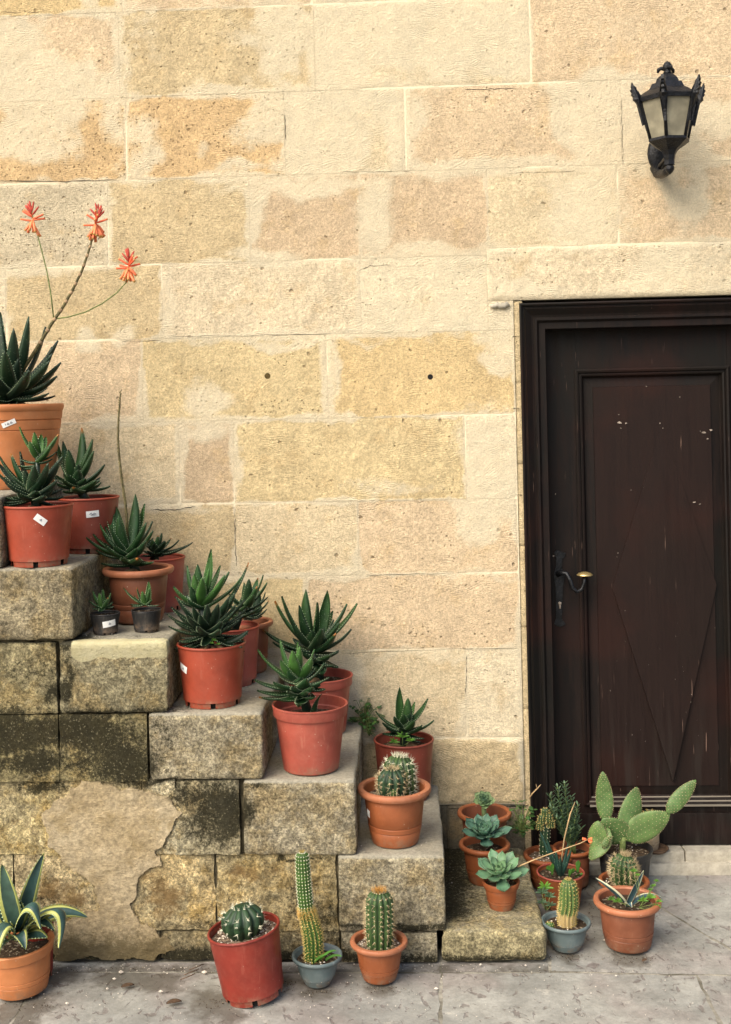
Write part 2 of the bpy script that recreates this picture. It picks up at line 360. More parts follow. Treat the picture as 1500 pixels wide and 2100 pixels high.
M['stalkgreen'] = mat_simple('green_stalk', (.13, .17, .05), .7, .3, 90)
M['bract'] = mat_simple('dry_bract', (.30, .21, .12), .8, .3, 90)
M['flower'] = mat_leaf('aloe_flower', (.68, .105, .045), (.80, .27, .10), rough=.5, tipc=(.55, .35, .10), blotch=.15)
M['bud'] = mat_simple('dark_bud', (.40, .055, .035), .5, .3, 90)
def mat_cactus(name, dark, light, cork=None, ck0=0, ck1=0):
    n = NT(name); O = n.O; lc = n.t.nodes.new('ShaderNodeSeparateColor'); n.L(n.attr('lc', False), lc.inputs[0])
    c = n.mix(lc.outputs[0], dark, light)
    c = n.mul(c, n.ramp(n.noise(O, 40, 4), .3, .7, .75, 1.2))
    if cork: c = n.mix(n.ramp(n.m('ADD', lc.outputs[1], n.m('MULTIPLY', n.m('SUBTRACT', n.noise(O, 50, 4), .5), .25)), ck0, ck1), cork, c)
    return n.done(c, .5, n.bump(n.noise(O, 90, 4), .0015, .4), .35, sss=.05)
M['cactus'] = mat_cactus('cactus_skin', (.014, .034, .012), (.050, .095, .026))
M['cactusdark'] = mat_cactus('dark_cactus_skin', (.009, .024, .012), (.026, .058, .024))
M['cactuslight'] = mat_cactus('light_cactus_skin', (.018, .052, .009), (.060, .125, .020))
M['cactuscork'] = mat_cactus('corky_cactus_skin', (.030, .065, .015), (.10, .155, .04), (.40, .30, .14), .30, .42)
M['pear'] = mat_cactus('prickly_pear_skin', (.060, .120, .040), (.120, .190, .055))
M['spinew'] = mat_simple('white_spines', (.62, .60, .45), .6, .1)
M['spiney'] = mat_simple('yellow_spines', (.48, .36, .12), .6, .2)
M['spineo'] = mat_simple('orange_spines', (.55, .29, .07), .6, .2)
M['spineb'] = mat_simple('tan_spines', (.38, .30, .17), .6, .2)
def mat_wood(name='dark_stained_wood', red=1.0):
    n = NT(name); P = n.P; S = n.scale(P, (1, 1, .07))
    g = n.noise(S, 60, 6, .7); big = n.noise(P, 3.2, 3)
    c = n.mix(n.ramp(g, .3, .75), (.0036, .0026, .0024), (.0130, .0070, .0052))
    c = n.mix(n.ramp(big, .46, .66, 0, .65), c, (.0190*red, .0066*red**.5, .0045))
    c = n.mix(n.ramp(n.noise(n.vadd(P, (4, 4, 4)), 2.5, 3), .45, .6, 0, .6), c, (.0045, .0050, .0038))
    if red > 1: c = n.mix(.55, c, (.0155, .0068, .0050))
    c = n.mix(n.m('MULTIPLY', n.ramp(n.noise(n.scale(P, (1, 1, .035)), 170, 3, .5), .69, .72), n.ramp(n.noise(P, 5, 3), .5, .62, 0, .5)), c, (.25, .16, .12))
    sp = n.t.nodes.new('ShaderNodeSeparateXYZ'); n.L(P, sp.inputs[0])
    low = n.m('MULTIPLY', n.ramp(sp.outputs[2], .1, .7, 1, 0), n.ramp(n.noise(S, 30, 5, .7), .46, .68, 0, .5))
    c = n.mix(low, c, (.028, .025, .021))
    return n.done(c, n.ramp(g, .3, .7, .50, .72), n.bump(g, .0012, .6), .18)
M['wood'] = mat_wood(); M['woodred'] = mat_wood('red_brown_wood', 1.5); M['jointdark'] = mat_simple('dark_joint_filling', (.17, .14, .08), .95, .5, 40)
def mat_weather():
    n = NT('bare_weathered_wood'); P = n.P; S = n.scale(P, (.06, 1, 1))
    c = n.mix(n.ramp(n.noise(S, 60, 5), .35, .65), (.12, .105, .082), (.17, .15, .12))
    return n.done(c, .8, n.bump(n.noise(S, 60, 5), .002), .2)
M['weather'] = mat_weather()
M['iron'] = mat_simple('black_wrought_iron', (.012, .013, .015), .38, .5, 40, .5, .6, .004)
M['lampiron'] = mat_simple('painted_lamp_metal', (.007, .008, .011), .38, .5, 60, .35, .2, .006)
M['frost'] = mat_simple('frosted_lamp_glass', (.25, .23, .165), .3, .30, 16, .5)
M['brass'] = mat_simple('worn_brass', (.70, .52, .22), .3, .1, 40, .5, .8)
M['chip'] = mat_simple('bare_chip', (.24, .20, .165), .8, .3, 90)
M['holetan'] = mat_simple('plugged_hole', (.085, .058, .018), .9, .3, 90)
M['dark'] = mat_simple('hole_dark', (.01, .009, .008), .9, .1)
M['deadleaf'] = mat_simple('dead_leaf', (.10, .06, .035), .7, .4, 60)
def mat_sill():
    n = NT('sill_stone'); P = n.P
    c = n.mix(n.ramp(n.noise(P, 7, 5), .35, .7), (.40, .365, .29), (.50, .465, .385))
    c = n.mul(c, n.ramp(n.noise(P, 40, 6, .7), .3, .7, .75, 1.1))
    return n.done(c, .8, n.bump(n.noise(P, 50, 5), .004, .6), .25)
M['sill'] = mat_sill()

# ================================================================== the ground
gmb = MB(); g = 40
gmb.add([(-g, -g, -.006), (g, -g, -.006), (g, 6, -.006), (-g, 6, -.006)], [(0, 1, 2, 3)])
ground = gmb.build('ground', M['joint']); tagp(ground, 'pale mortar bed between the grey paving slabs', None, None, 'structure')
pav = empty('pavement', (0, 0, 0), 'grey flagstone pavement in front of the stairs and door', None, None, 'structure')
def darkening_at(x, y):
    d = 0
    for (a, b, r) in DARK_SPOTS: d = max(d, math.exp(-((x-a)**2+(y-b)**2)/(r*r)))
    for (a, b, r, g_) in DIRT2: d = max(d, g_*math.exp(-((x-a)**2+(y-b)**2)/(r*r)))
    if x < .37: d = max(d, math.exp(-((y+.64)/.035)**2)*.9)  # darker strip along the stair foot and the doorstep
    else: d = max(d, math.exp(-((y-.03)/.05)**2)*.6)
    return d
DARK_SPOTS = []  # spots of darker ground around pot feet and between pots
for (a, b, r) in [(440, 2050, .085), (585, 2010, .05), (470, 2080, .07), (650, 2032, .07), (776, 2028, .06), (50, 2058, .10), (20, 2092, .075), (110, 2000, .08),
                  (1165, 1960, .055), (1290, 1962, .075), (1225, 1860, .16), (1150, 1880, .13), (1250, 1800, .14), (250, 2000, .10), (330, 2010, .08), (1200, 1840, .15)]:
    p = hz(a, b); DARK_SPOTS.append((p.x, p.y, r))
DIRT2 = []
for (a, b, r, g_) in [(190, 2010, .14, .48), (380, 2020, .14, .45), (120, 2060, .10, .4), (30, 2090, .10, .95), (430, 2060, .10, .8), (600, 2050, .10, .3), (1000, 2000, .2, .2), (1180, 1900, .2, .45), (1420, 1790, .3, .25), (260, 2028, .03, .8)]:
    p = hz(a, b); DIRT2.append((p.x, p.y, r, g_))
def slab(poly, name='paving_slab'):
    """slab with ragged edges, a fine triangle grid so that dirt and unevenness follow it"""
    P = [Vector((p[0], p[1])) for p in poly]; xs = [p.x for p in P]; ys = [p.y for p in P]
    bm = bmesh.new(); ring = []
    for i in range(len(P)):
        a, b = P[i], P[(i+1) % len(P)]; L = (b-a).length; k = max(2, int(L/.035))
        nn = Vector((-(b-a).y, (b-a).x)).normalized()
        for j in range(k):
            q = a+(b-a)*(j/k); o = (0 if j == 0 else 1)*(random.random()-.5)*.007
            q = q+nn*(o+.005); ring.append(bm.verts.new((q.x, q.y, 0)))
    f = bm.faces.new(ring)
    if f.normal.z < 0: f.normal_flip()
    r = bmesh.ops.inset_region(bm, faces=[f], thickness=.006, depth=0)
    outer = set(ring)
    for v in ring: v.co.z = -.005
    bm.normal_update()
    for x in np.arange(min(xs), max(xs), .05):
        bmesh.ops.bisect_plane(bm, geom=bm.verts[:]+bm.edges[:]+bm.faces[:], plane_co=(x, 0, 0), plane_no=(1, 0, 0))
    for y in np.arange(min(ys), max(ys), .05):
        bmesh.ops.bisect_plane(bm, geom=bm.verts[:]+bm.edges[:]+bm.faces[:], plane_co=(0, y, 0), plane_no=(0, 1, 0))
    zz = random.uniform(-.0015, .0015)
    for v in bm.verts:
        if v.co.z > -.001: v.co.z = .0015*math.sin(v.co.x*7+v.co.y*3)+zz
    mb = MB(); mb.bm(bm); V = np.array([tuple(v) for v in mb.v])
    return mb.build(name, M['pave'], pav, True, {'darkening': [darkening_at(v[0], v[1]) for v in V]}, angle=50)
def G(x, y): p = hz(x, y); return (p.x, p.y)
fx0, fx1, fy0 = -2.2, 2.4, -1.75
a1, a2, a3 = G(905, 1992), G(1428, 1997), G(1480, 2100)
j1, j2 = G(1140, 1990), G(1340, 1850)
mid_y = a1[1]
slope = (a3[0]-a2[0])/(a3[1]-a2[1])
c905 = G(905, 2100); s905 = (c905[0]-a1[0])/(c905[1]-a1[1])
bl = (a1[0]+s905*(fy0-a1[1]), fy0); br = (a2[0]+slope*(fy0-a2[1]), fy0)
slab([(a1[0], mid_y), bl, br, a2, (j1[0], j1[1])])
xl = -1.05
slab([(a1[0], mid_y), (xl, mid_y), (xl-.03, fy0), bl]); slab([(xl, mid_y), (fx0, mid_y), (fx0, fy0), (xl-.03, fy0)])
slab([a2, br, (fx1, fy0), (fx1, a2[1]-.01)])
e1 = G(1500, 1945)
d = ((e1[0]-j2[0]), (e1[1]-j2[1])); far = (fx1, j2[1]+d[1]/d[0]*(fx1-j2[0]))
slab([j1, a2, (fx1, a2[1]-.01), far, j2, (.375, j2[1]+.05), (.375, j1[1])])
slab([j2, far, (fx1, .03), (.375, .03), (.375, j2[1]+.05)])
# strip against the stairs
slab([(a1[0], mid_y), (.37, mid_y), (.37, -.60), (a1[0], -.60)]); slab([(xl, mid_y), (a1[0], mid_y), (a1[0], -.60), (xl, -.60)]); slab([(fx0, mid_y), (xl, mid_y), (xl, -.60), (fx0, -.60)])

# ================================================================== house wall
ZL = [hy(600, 10).z, hy(300, 198).z, 2.357, hy(700, 531).z, 1.818, 1.537, hy(700, 1028).z, 1.009, .757, .461, .238, 0.0]
ztop = ZL[0]+.30
wall = empty('stone_wall', (0, 0, 0), 'pale limestone block wall with patches of cream mortar behind the stairs', 'wall')
T = {'o': (.56, .425, .225), 'oo': (.53, .375, .20), 'p': (.57, .445, .29), 'c': (.59, .495, .34), 'g': (.49, .42, .29), 'y': (.545, .435, .245), 't': (.57, .47, .305), 'tp': (.50, .385, .25), 'rg': (.495, .395, .235), 'w': (.62, .535, .375)}
def xs_of(px, z):  # world x of a joint seen at pixel column px, at height z
    lo, hi = 0, 2100
    for _ in range(30):
        m = (lo+hi)/2
        if hy(px, m).z > z: lo = m
        else: hi = m
    return hy(px, lo).x
HOLES = [(hy(549, 771), .0095, .010), (hy(883, 773), .0085, .045)]
DENTS = [(hy(585, 262), .006, .035), (hy(482, 1120), .005, .045), (hy(1275, 250), .005, .07), (hy(955, 1372), .006, .07)]
SMEAR = []
for (a, b, rx, rz, g_) in [(685, 120, 70, 120, 1), (440, 188, 90, 18, 1), (620, 215, 80, 30, .7), (640, 335, 110, 40, 1), (830, 270, 42, 110, 1), (770, 440, 45, 90, 1), (745, 200, 110, 50, .8), (1000, 345, 230, 28, .95), (900, 520, 180, 26, .8),
                           (620, 385, 180, 22, .9), (528, 440, 24, 70, .9), (560, 525, 90, 24, .9), (150, 188, 160, 12, .8), (60, 555, 130, 22, .8), (180, 690, 28, 26, .95), (250, 685, 30, 26, .95), (1200, 430, 110, 90, .8), (1260, 340, 60, 60, .7), (215, 430, 26, 70, .7),
                           (1000, 930, 60, 110, .8), (420, 884, 70, 18, .9), (368, 910, 16, 50, .9), (870, 560, 160, 80, .6), (560, 700, 250, 12, .8), (680, 760, 16, 80, .7), (1010, 1180, 160, 10, .6), (860, 1345, 160, 12, .6), (955, 1470, 14, 60, .8), (480, 950, 14, 90, .7), (400, 1040, 90, 10, .6),
                           (333, 620, 14, 90, .8), (245, 130, 16, 80, .6), (870, 150, 140, 60, .5), (1300, 60, 200, 60, .35), (800, 1000, 120, 22, .6), (260, 280, 7, 90, .5), (100, 372, 200, 10, .6), (480, 340, 60, 16, .8), (740, 620, 14, 90, .6), (1090, 250, 80, 120, .25), (900, 60, 120, 50, .4), (1060, 100, 50, 90, .4)]:
    p_ = hy(a, b); SMEAR.append((p_.x, p_.z, rx/612, rz/612, g_))
def stone(x0, x1, z0, z1, tint, smear=.4, pore=.3, tool=0.0, proud=0.0, rough=1.0, gap=.0005, name='stone', patches=(), res=.0085):
    x0 += gap; x1 -= gap; z0 += gap; z1 -= gap
    gx = list(np.linspace(x0, x1, max(3, int((x1-x0)/res)))); gz = list(np.linspace(z0, z1, max(3, int((z1-z0)/res))))
    for (h, r, dp) in HOLES:
        if x0 < h.x < x1 and z0 < h.z < z1:
            gx = [a for a in gx if abs(a-h.x) > .02]+list(np.linspace(h.x-.019, h.x+.019, 26)); gz = [a for a in gz if abs(a-h.z) > .02]+list(np.linspace(h.z-.019, h.z+.019, 26))
    gx = np.array(sorted(gx)); gz = np.array(sorted(gz))
    X, Z = np.meshgrid(gx, gz); nx, nz = len(gx), len(gz)
    P = np.stack([X, np.zeros_like(X), Z], -1).reshape(-1, 3); X = P[:, 0]; Z = P[:, 2]
    ed = np.minimum(np.minimum(X-x0, x1-X), np.minimum(Z-z0, z1-Z))
    n1 = fbm(P, 7, 4); n2 = fbm(P, 28, 3, 5.0); n3 = fbm(P, 70, 2, 9.0)
    # one field of smeared mortar runs across neighbouring stones
    Xg = X+(fbm(P, 9, 4, 41.)-.5)*.13; Zg = Z+(fbm(P, 9, 4, 91.)-.5)*.09
    sm = np.zeros(len(P))
    for (cx, cz, rx, rz, g_) in SMEAR: sm = np.maximum(sm, g_*np.exp(-(((Xg-cx)/rx)**2+((Zg-cz)/rz)**2)**1.4))
    sm = np.maximum(sm, .75*sstep(.66-.26*smear, .78-.24*smear, fbm(P, 3.2, 4, 77.)))
    ew = .004+.030*np.clip((fbm(P, 5, 3, 31.)-.42)*3, 0, 1)
    sm = np.maximum(sm, .8*sstep(1.5, .2, (ed+(n2-.5)*.02)/ew))
    sm = sm*(1 if proud > -.005 and name == 'stone' else .15)
    lev = proud*.8 if abs(proud) > .006 else proud*.3
    k_ = .32+.35*(rough-.8)
    fade = sstep(0, .05, ed) if abs(proud) <= .006 else 1.0
    y = -(lev+((n1-.5)*.009+(n2-.5)*.0050+(n3-.5)*.0030)*max(.3, rough)*.75*fade*(1-.55*sm))
    y = np.minimum(y, -.0006)
    y += .0022*sstep(.007, 0, ed+(n2-.5)*.008)*sstep(.48, .62, fbm(P, 4, 3, 61.))
    if abs(proud) > .006: y += .006*sstep(.008, 0, ed)
    for (h, r, dp) in HOLES:
        if x0 < h.x < x1 and z0 < h.z < z1:
            dd = np.hypot(X-h.x, Z-h.z); y = np.where(dd < r, dp, y)
    P[:, 1] = y
    idx = np.arange(nx*nz).reshape(nz, nx)
    F = np.stack([idx[:-1, :-1], idx[:-1, 1:], idx[1:, 1:], idx[1:, :-1]], -1).reshape(-1, 4)
    mb = MB(); mb.v = P.tolist(); mb.f = F.tolist(); mb.m = [0]*len(F); mb.c = [(0, 0, 0, 1)]
    N = len(P)
    return mb.build(name, M['wall'], wall, True, {'tint': np.tile(T[tint] if isinstance(tint, str) else tint, (N, 1)), 'smear': sm, 'pore': np.full(N, pore), 'tool': np.full(N, tool)})
def course(k, items, z0=None, z1=None):
    """items: list of (pixel column of the left joint, pixel column of the right joint, tint, smear, pore, tool, proud, rough)"""
    zt = ZL[k-1] if k > 0 else ztop
    zb = ZL[k]
    if z1 is not None: zt = z1
    if z0 is not None: zb = z0
    for it in items:
        a = xs_of(it[0], (zt+zb)/2) if it[0] > -900 else -2.6
        b = xs_of(it[1], (zt+zb)/2) if it[1] < 2400 else 2.6
        e = dict(zip(('smear', 'pore', 'tool', 'proud', 'rough'), it[3:8]))
        if len(it) > 8: e['patches'] = [(hy(cx, cy), rx, rz, s) for (cx, cy, rx, rz, s) in it[8]]
        stone(a, b, zb, zt, it[2], **e)
course(0, [(-999, -420, 'p', .3, .3, 0, .002, 1), (-420, 250, 'o', .3, .3, .1, .003, 1), (250, 640, 'p', .5, .2, 0, .0, 1), (640, 1090, 'c', .8, .2, 0, 0, .7), (1090, 1600, 't', .4, .2, 0, 0, .7), (1600, 2500, 'p', .4, .2, 0, 0, .7)])
course(1, [(-999, -330, 'o', .4, .3, 0, 0, 1), (-330, 244, 'p', .45, .3, .15, .002, 1), (244, 645, 'rg', .35, .6, .5, .004, 1.5, [(480, 185, .12, .03, .9), (340, 190, .1, .012, .7)]),
           (645, 1088, 't', .75, .2, 0, .001, .8, [(680, 130, .05, .2, .9), (780, 185, .16, .05, .6)]), (1088, 1580, 'p', .35, .25, 0, .001, .8), (1580, 2500, 't', .4, .2, 0, 0, .8)])
course(2, [(-999, -300, 'p', .4, .4, 0, 0, 1), (-300, 259, 'oo', .35, .95, 0, .003, 1.3, [(100, 215, .2, .018, .7)]), (259, 584, 'oo', .35, 1.3, 0, .003, 1.2, [(430, 205, .06, .02, .8), (470, 340, .06, .02, .6)]),
           (584, 832, 't', 1.0, .3, .3, .0, .8, [(640, 330, .08, .05, 1.0), (620, 220, .1, .03, .5), (832, 260, .05, .2, 1)]),
           (832, 1274, 'p', .6, .5, .2, .001, .8, [(840, 270, .04, .2, 1), (1000, 335, .3, .02, .9)]), (1274, 1760, 'p', .35, .2, 0, .001, .8), (1760, 2500, 't', .4, .2, 0, 0, .8)])
course(3, [(-999, -370, 'p', .4, .4, 0, 0, 1), (-370, 222, 'g', .35, .7, 0, .002, 1.4), (222, 512, 'rg', .4, .35, -.2, .003, 1, [(500, 520, .08, .03, 1)]), (512, 738, 'tp', .95, .3, .8, .001, .8, [(560, 520, .1, .03, 1), (530, 440, .03, .1, .8), (640, 395, .15, .02, 1)]),
           (738, 1000, 'tp', .85, .3, 1.1, .001, .8, [(765, 460, .05, .2, 1.2), (900, 520, .15, .02, .8)])])
zD = hy(1300, 500).z
course(3, [(1000, 1268, 't', .8, .25, .7, .001, .7, [(1200, 420, .1, .2, .9)]), (1268, 1760, 'p', .3, .3, .2, .002, .9), (1760, 2500, 't', .4, .2, 0, 0, .8)], z0=zD)
course(4, [(-999, -600, 'p', .4, .4, 0, 0, 1), (-600, 12, 'c', .5, .3, 0, .001, 1), (12, 333, 'rg', .45, .35, 0, .002, 1.1, [(180, 690, .03, .03, 1.2), (245, 685, .03, .03, 1.2), (60, 555, .12, .02, .9)]),
           (333, 740, 'c', .4, .1, 0, .004, .9), (740, 1000, 'w', .7, .4, .4, .002, 1.3)])
xlin = xs_of(1000, 1.97)
stone(xlin, 1.75, 1.915, zD, 'c', smear=.5, pore=.35, proud=.0085, rough=1.1)
stone(1.75, 2.6, 1.915, zD, 'c', smear=.5, pore=.35, proud=.002)
stone(xlin, .372, ZL[4], 1.915, 'w', smear=.9, pore=.2, rough=.8, proud=-.004)
XD = .372   # masonry edge at the door
def courseD(k, items):
    zt, zb = ZL[k-1], ZL[k]
    for it in items:
        a = xs_of(it[0], (zt+zb)/2) if it[0] > -900 else -2.6
        b = XD if it[1] == 'D' else xs_of(it[1], (zt+zb)/2)
        e = dict(zip(('smear', 'pore', 'tool', 'proud', 'rough'), it[3:8]))
        if len(it) > 8: e['patches'] = [(hy(cx, cy), rx, rz, s) for (cx, cy, rx, rz, s) in it[8]]
        stone(a, b, zb, zt, it[2], **e)
courseD(5, [(-999, -350, 'p', .4, .4, 0, 0, 1), (-350, 292, 'p', .3, .15, -.5, .002, 1.), (292, 672, 'y', .5, .5, .9, .003, 1.4), (672, 'D', 'o', .3, .35, .2, .003, .7)])
courseD(6, [(-999, -200, 'p', .4, .4, 0, 0, 1), (-200, 368, 't', .35, .1, -.6, .002, 1), (368, 480, 'tp', .8, .2, -.9, .001, .8, [(425, 880, .08, .012, .8)]), (480, 955, 'y', .30, .3, 0, .005, 1.9), (955, 'D', 'w', .6, .15, .6, .001, 1)])
courseD(7, [(-200, 482, 'rg', .3, .15, -.7, .002, 1.1), (482, 735, 't', .5, .3, -.5, .002, 1.1), (735, 'D', 'p', .6, .3, .2, .002, .8, [(800, 1040, .2, .02, .7)])])
courseD(8, [(200, 630, 'y', .3, .2, -.3, .001, 1.3), (630, 'D', 'p', .3, .4, .2, .003, .9)])
courseD(9, [(400, 712, 'rg', .3, .2, 0, .001, 1.5), (712, 957, 't', .3, .25, 0, .003, 1.7), (957, 'D', 'w', .35, .3, 0, .004, 2.2)])
courseD(10, [(500, 885, 'rg', .2, .2, 0, 0, 1.8), (885, 'D', 'rg', .12, .15, -.4, .013, 2.4)])
courseD(11, [(600, 920, (.12, .105, .07), .02, .2, 0, -.01, 1.5), (920, 'D', (.17, .145, .10), .02, .3, 0, -.012, 1.6)])
# right of the door, out of the picture
for k in range(5, 12):
    if k % 2: stone(1.36, 2.6, ZL[k], ZL[k-1], 't')
    else: stone(1.36, 1.9, ZL[k], ZL[k-1], 'p'); stone(1.9, 2.6, ZL[k], ZL[k-1], 't')
stone(1.36, 1.9, ZL[4], 1.915, 't')
# mortar bed: a wavy sheet that fills the joints, with an opening for the door
def mortar_sheet(x0, x1, z0, z1, y=.0010, amp=.0006, res=.02):
    gx = np.linspace(x0, x1, max(2, int((x1-x0)/res))); gz = np.linspace(z0, z1, max(2, int((z1-z0)/res)))
    X, Z = np.meshgrid(gx, gz); P = np.stack([X, np.zeros_like(X), Z], -1).reshape(-1, 3)
    P[:, 1] = y+(fbm(P, 9, 3, 3.)-.5)*amp
    idx = np.arange(len(P)).reshape(len(gz), len(gx)); F = np.stack([idx[:-1, :-1], idx[:-1, 1:], idx[1:, 1:], idx[1:, :-1]], -1).reshape(-1, 4)
    mb = MB(); mb.v = P.tolist(); mb.f = F.tolist(); mb.m = [0]*len(F); mb.c = [(0, 0, 0, 1)]
    mb.build('mortar', M['mortar'], wall)
mortar_sheet(-2.6, .372, .236, 3.2); mortar_sheet(1.36, 2.6, 0, 3.2); mortar_sheet(.372, 1.36, 1.93, 3.2)
for q_ in range(7): stone(.371, .402, .01+q_*.272, .282+q_*.272, 'rg', smear=.1, proud=-.014, rough=1.0, name='edge_stone')        # narrow fillet beside the door frame
mb = MB(); mb.box((-2.6, .02, .0), (.39, .5, 3.2)); mb.box((1.33, .02, 0), (2.6, .5, 3.2)); mb.box((.39, .02, 1.915), (1.33, .5, 3.2))
mb.build('core', M['mortar'], wall, smooth=False)
for (h_, r_, dp_) in HOLES:  # disc over each hole: one paints its inner shade dark, one is a plug
    mb = MB(); mb.lathe([(0, 0), (r_*1.02, 0), (r_*1.05, -.001)], 20)
    mb.v = [(h_.x+v[0], -.0012, h_.z+v[1]) for v in mb.v]
    if dp_ >= .02: mb.lathe([(0, 0)]*2, 3, (h_.x, .01, h_.z))
    mb.build('hole_disc', M['dark' if dp_ > .02 else 'holetan'], wall, False)
# open cracks along some joints
def crack(pts, w, Y=-.0012):
    mb = MB(); q = []
    for (a, b) in zip(pts[:-1], pts[1:]):
        for i in range(8): t = i/8; q.append(hy(a[0]+(b[0]-a[0])*t+random.uniform(-1.2, 1.2), a[1]+(b[1]-a[1])*t+random.uniform(-1.2, 1.2), Y))
    q.append(hy(*pts[-1], Y)); mb.tube(q, [w*.62*random.uniform(.25, 1.1)*(.3 if i in (0, len(q)-1) else 1) for i in range(len(q))], 6); mb.build('crack', M['dark'], wall)
for pts, w_ in (([(585, 235), (586, 286)], .0022), ([(482, 1045), (483, 1120), (485, 1162)], .0020), ([(1275, 200), (1277, 270), (1278, 340)], .0014), ([(957, 1345), (957, 1385), (955, 1425)], .0016), ([(0, 371), (120, 372), (240, 368)], .0020), ([(955, 183), (1000, 182), (1062, 181)], .0016),
                ([(345, 690), (500, 688), (680, 684)], .0012), ([(735, 555), (760, 545), (800, 543)], .0014), ([(0, 25), (90, 24)], .0013), ([(890, 1520), (945, 1528), (1000, 1514)], .0024), ([(850, 1023), (868, 1023)], .0018), ([(700, 351), (790, 352), (880, 348)], .0010), ([(1040, 355), (1180, 350)], .0012), ([(250, 700), (330, 698)], .0012),
                ([(310, 1045), (360, 1046), (400, 1038)], .0024), ([(850, 1030), (870, 1028)], .001), ([(920, 1658), (1000, 1656), (1085, 1652)], .004), ([(1052, 690), (1066, 690)], .0018), ([(1054, 838), (1068, 838)], .0018), ([(1060, 1015), (1072, 1015)], .0018), ([(750, 1180), (900, 1176)], .001), ([(700, 1340), (900, 1332), (1060, 1330)], .0012)):
    crack(pts, w_)
# fragment of loose mortar at the corner of the lintel
mb = MB(); q0 = hy(1005, 618); q1 = hy(1045, 632); pts = []
for i in range(9):
    t = i/8; x = q0.x+(q1.x-q0.x)*t; pts.append((x, -.004-.003*random.random(), (q0.z+q1.z)/2-.002+random.uniform(-.004, .004)))
mb.tube(pts, [.004]+[.009+random.uniform(-.003, .003) for _ in range(7)]+[.004], 8)
mb.build('mortar_lump', M['sill'], wall)

# ================================================================== staircase
stairs = empty('stone_staircase', (-.3, -.3, 0), 'mossy stone staircase with six visible risers climbing left along the wall', 'staircase')
YF = -.62
def F(x, y): return hy(x, y, YF)
BL = []   # moss blobs: centre, radii, strength
for (a, b, rx, rz, s) in [(60, 1510, .16, .07, .95), (180, 1500, .2, .07, 1.05), (245, 1560, .13, .08, 1.0), (90, 1570, .16, .05, .85), (445, 1670, .075, .10, 1.0), (400, 1630, .08, .05, .7), (350, 1500, .03, .08, .5), (130, 1325, .09, .015, .9),
                          (60, 1380, .14, .08, .45), (115, 1400, .02, .1, .8), (640, 1860, .08, .09, .55), (560, 1800, .06, .06, .35), (480, 1900, .16, .03, .6), (180, 1960, .3, .022, 1.0), (420, 1965, .3, .03, .9), (650, 1965, .3, .02, .9), (850, 1975, .3, .012, .9),
                          (690, 1900, .05, .1, .6), (235, 1460, .3, .008, .8), (330, 1600, .1, .01, .8), (60, 1860, .1, .05, .5), (600, 1765, .12, .006, .9), (20, 1480, .1, .05, .9), (560, 1760, .03, .02, .8), (90, 1620, .12, .02, .7), (300, 1500, .012, .1, .7), (820, 1908, .2, .010, .9), (100, 1317, .3, .008, .9), (520, 1615, .05, .01, .8)]:
    p = F(a, b); BL.append((p.x, p.z, rx, rz, s))
def mossf(P):
    m = np.zeros(len(P)); P = P.copy(); P[:, 0] += (fbm(P, 7, 4, 15.)-.5)*.22; P[:, 2] += (fbm(P, 9, 4, 25.)-.5)*.07
    for (x, z, rx, rz, s) in BL:
        m = np.maximum(m, 1.12*s*np.exp(-(((P[:, 0]-x)/rx)**2+((P[:, 2]-z)/rz)**2)))
    return m*sstep(-.45, -.55, P[:, 1])
lp = F(245, 1328)
BR = []
for (a, b, rx, rz, s) in [(120, 1830, .09, .05, .75), (165, 1855, .06, .03, .8), (330, 1840, .08, .09, .75), (300, 1760, .04, .04, .6), (520, 1800, .10, .04, .7), (20, 1700, .08, .05, .5), (580, 1790, .05, .05, .5), (390, 1750, .04, .05, .4), (60, 1880, .08, .04, .7)]:
    p = F(a, b); BR.append((p.x, p.z, rx, rz, s))
def brownf(P):
    m = np.zeros(len(P)); P = P.copy(); P[:, 0] += (fbm(P, 8, 4, 35.)-.5)*.16; P[:, 2] += (fbm(P, 9, 4, 45.)-.5)*.10
    for (x, z, rx, rz, s) in BR: m = np.maximum(m, s*np.exp(-(((P[:, 0]-x)/rx)**2+((P[:, 2]-z)/rz)**2)))
    return m

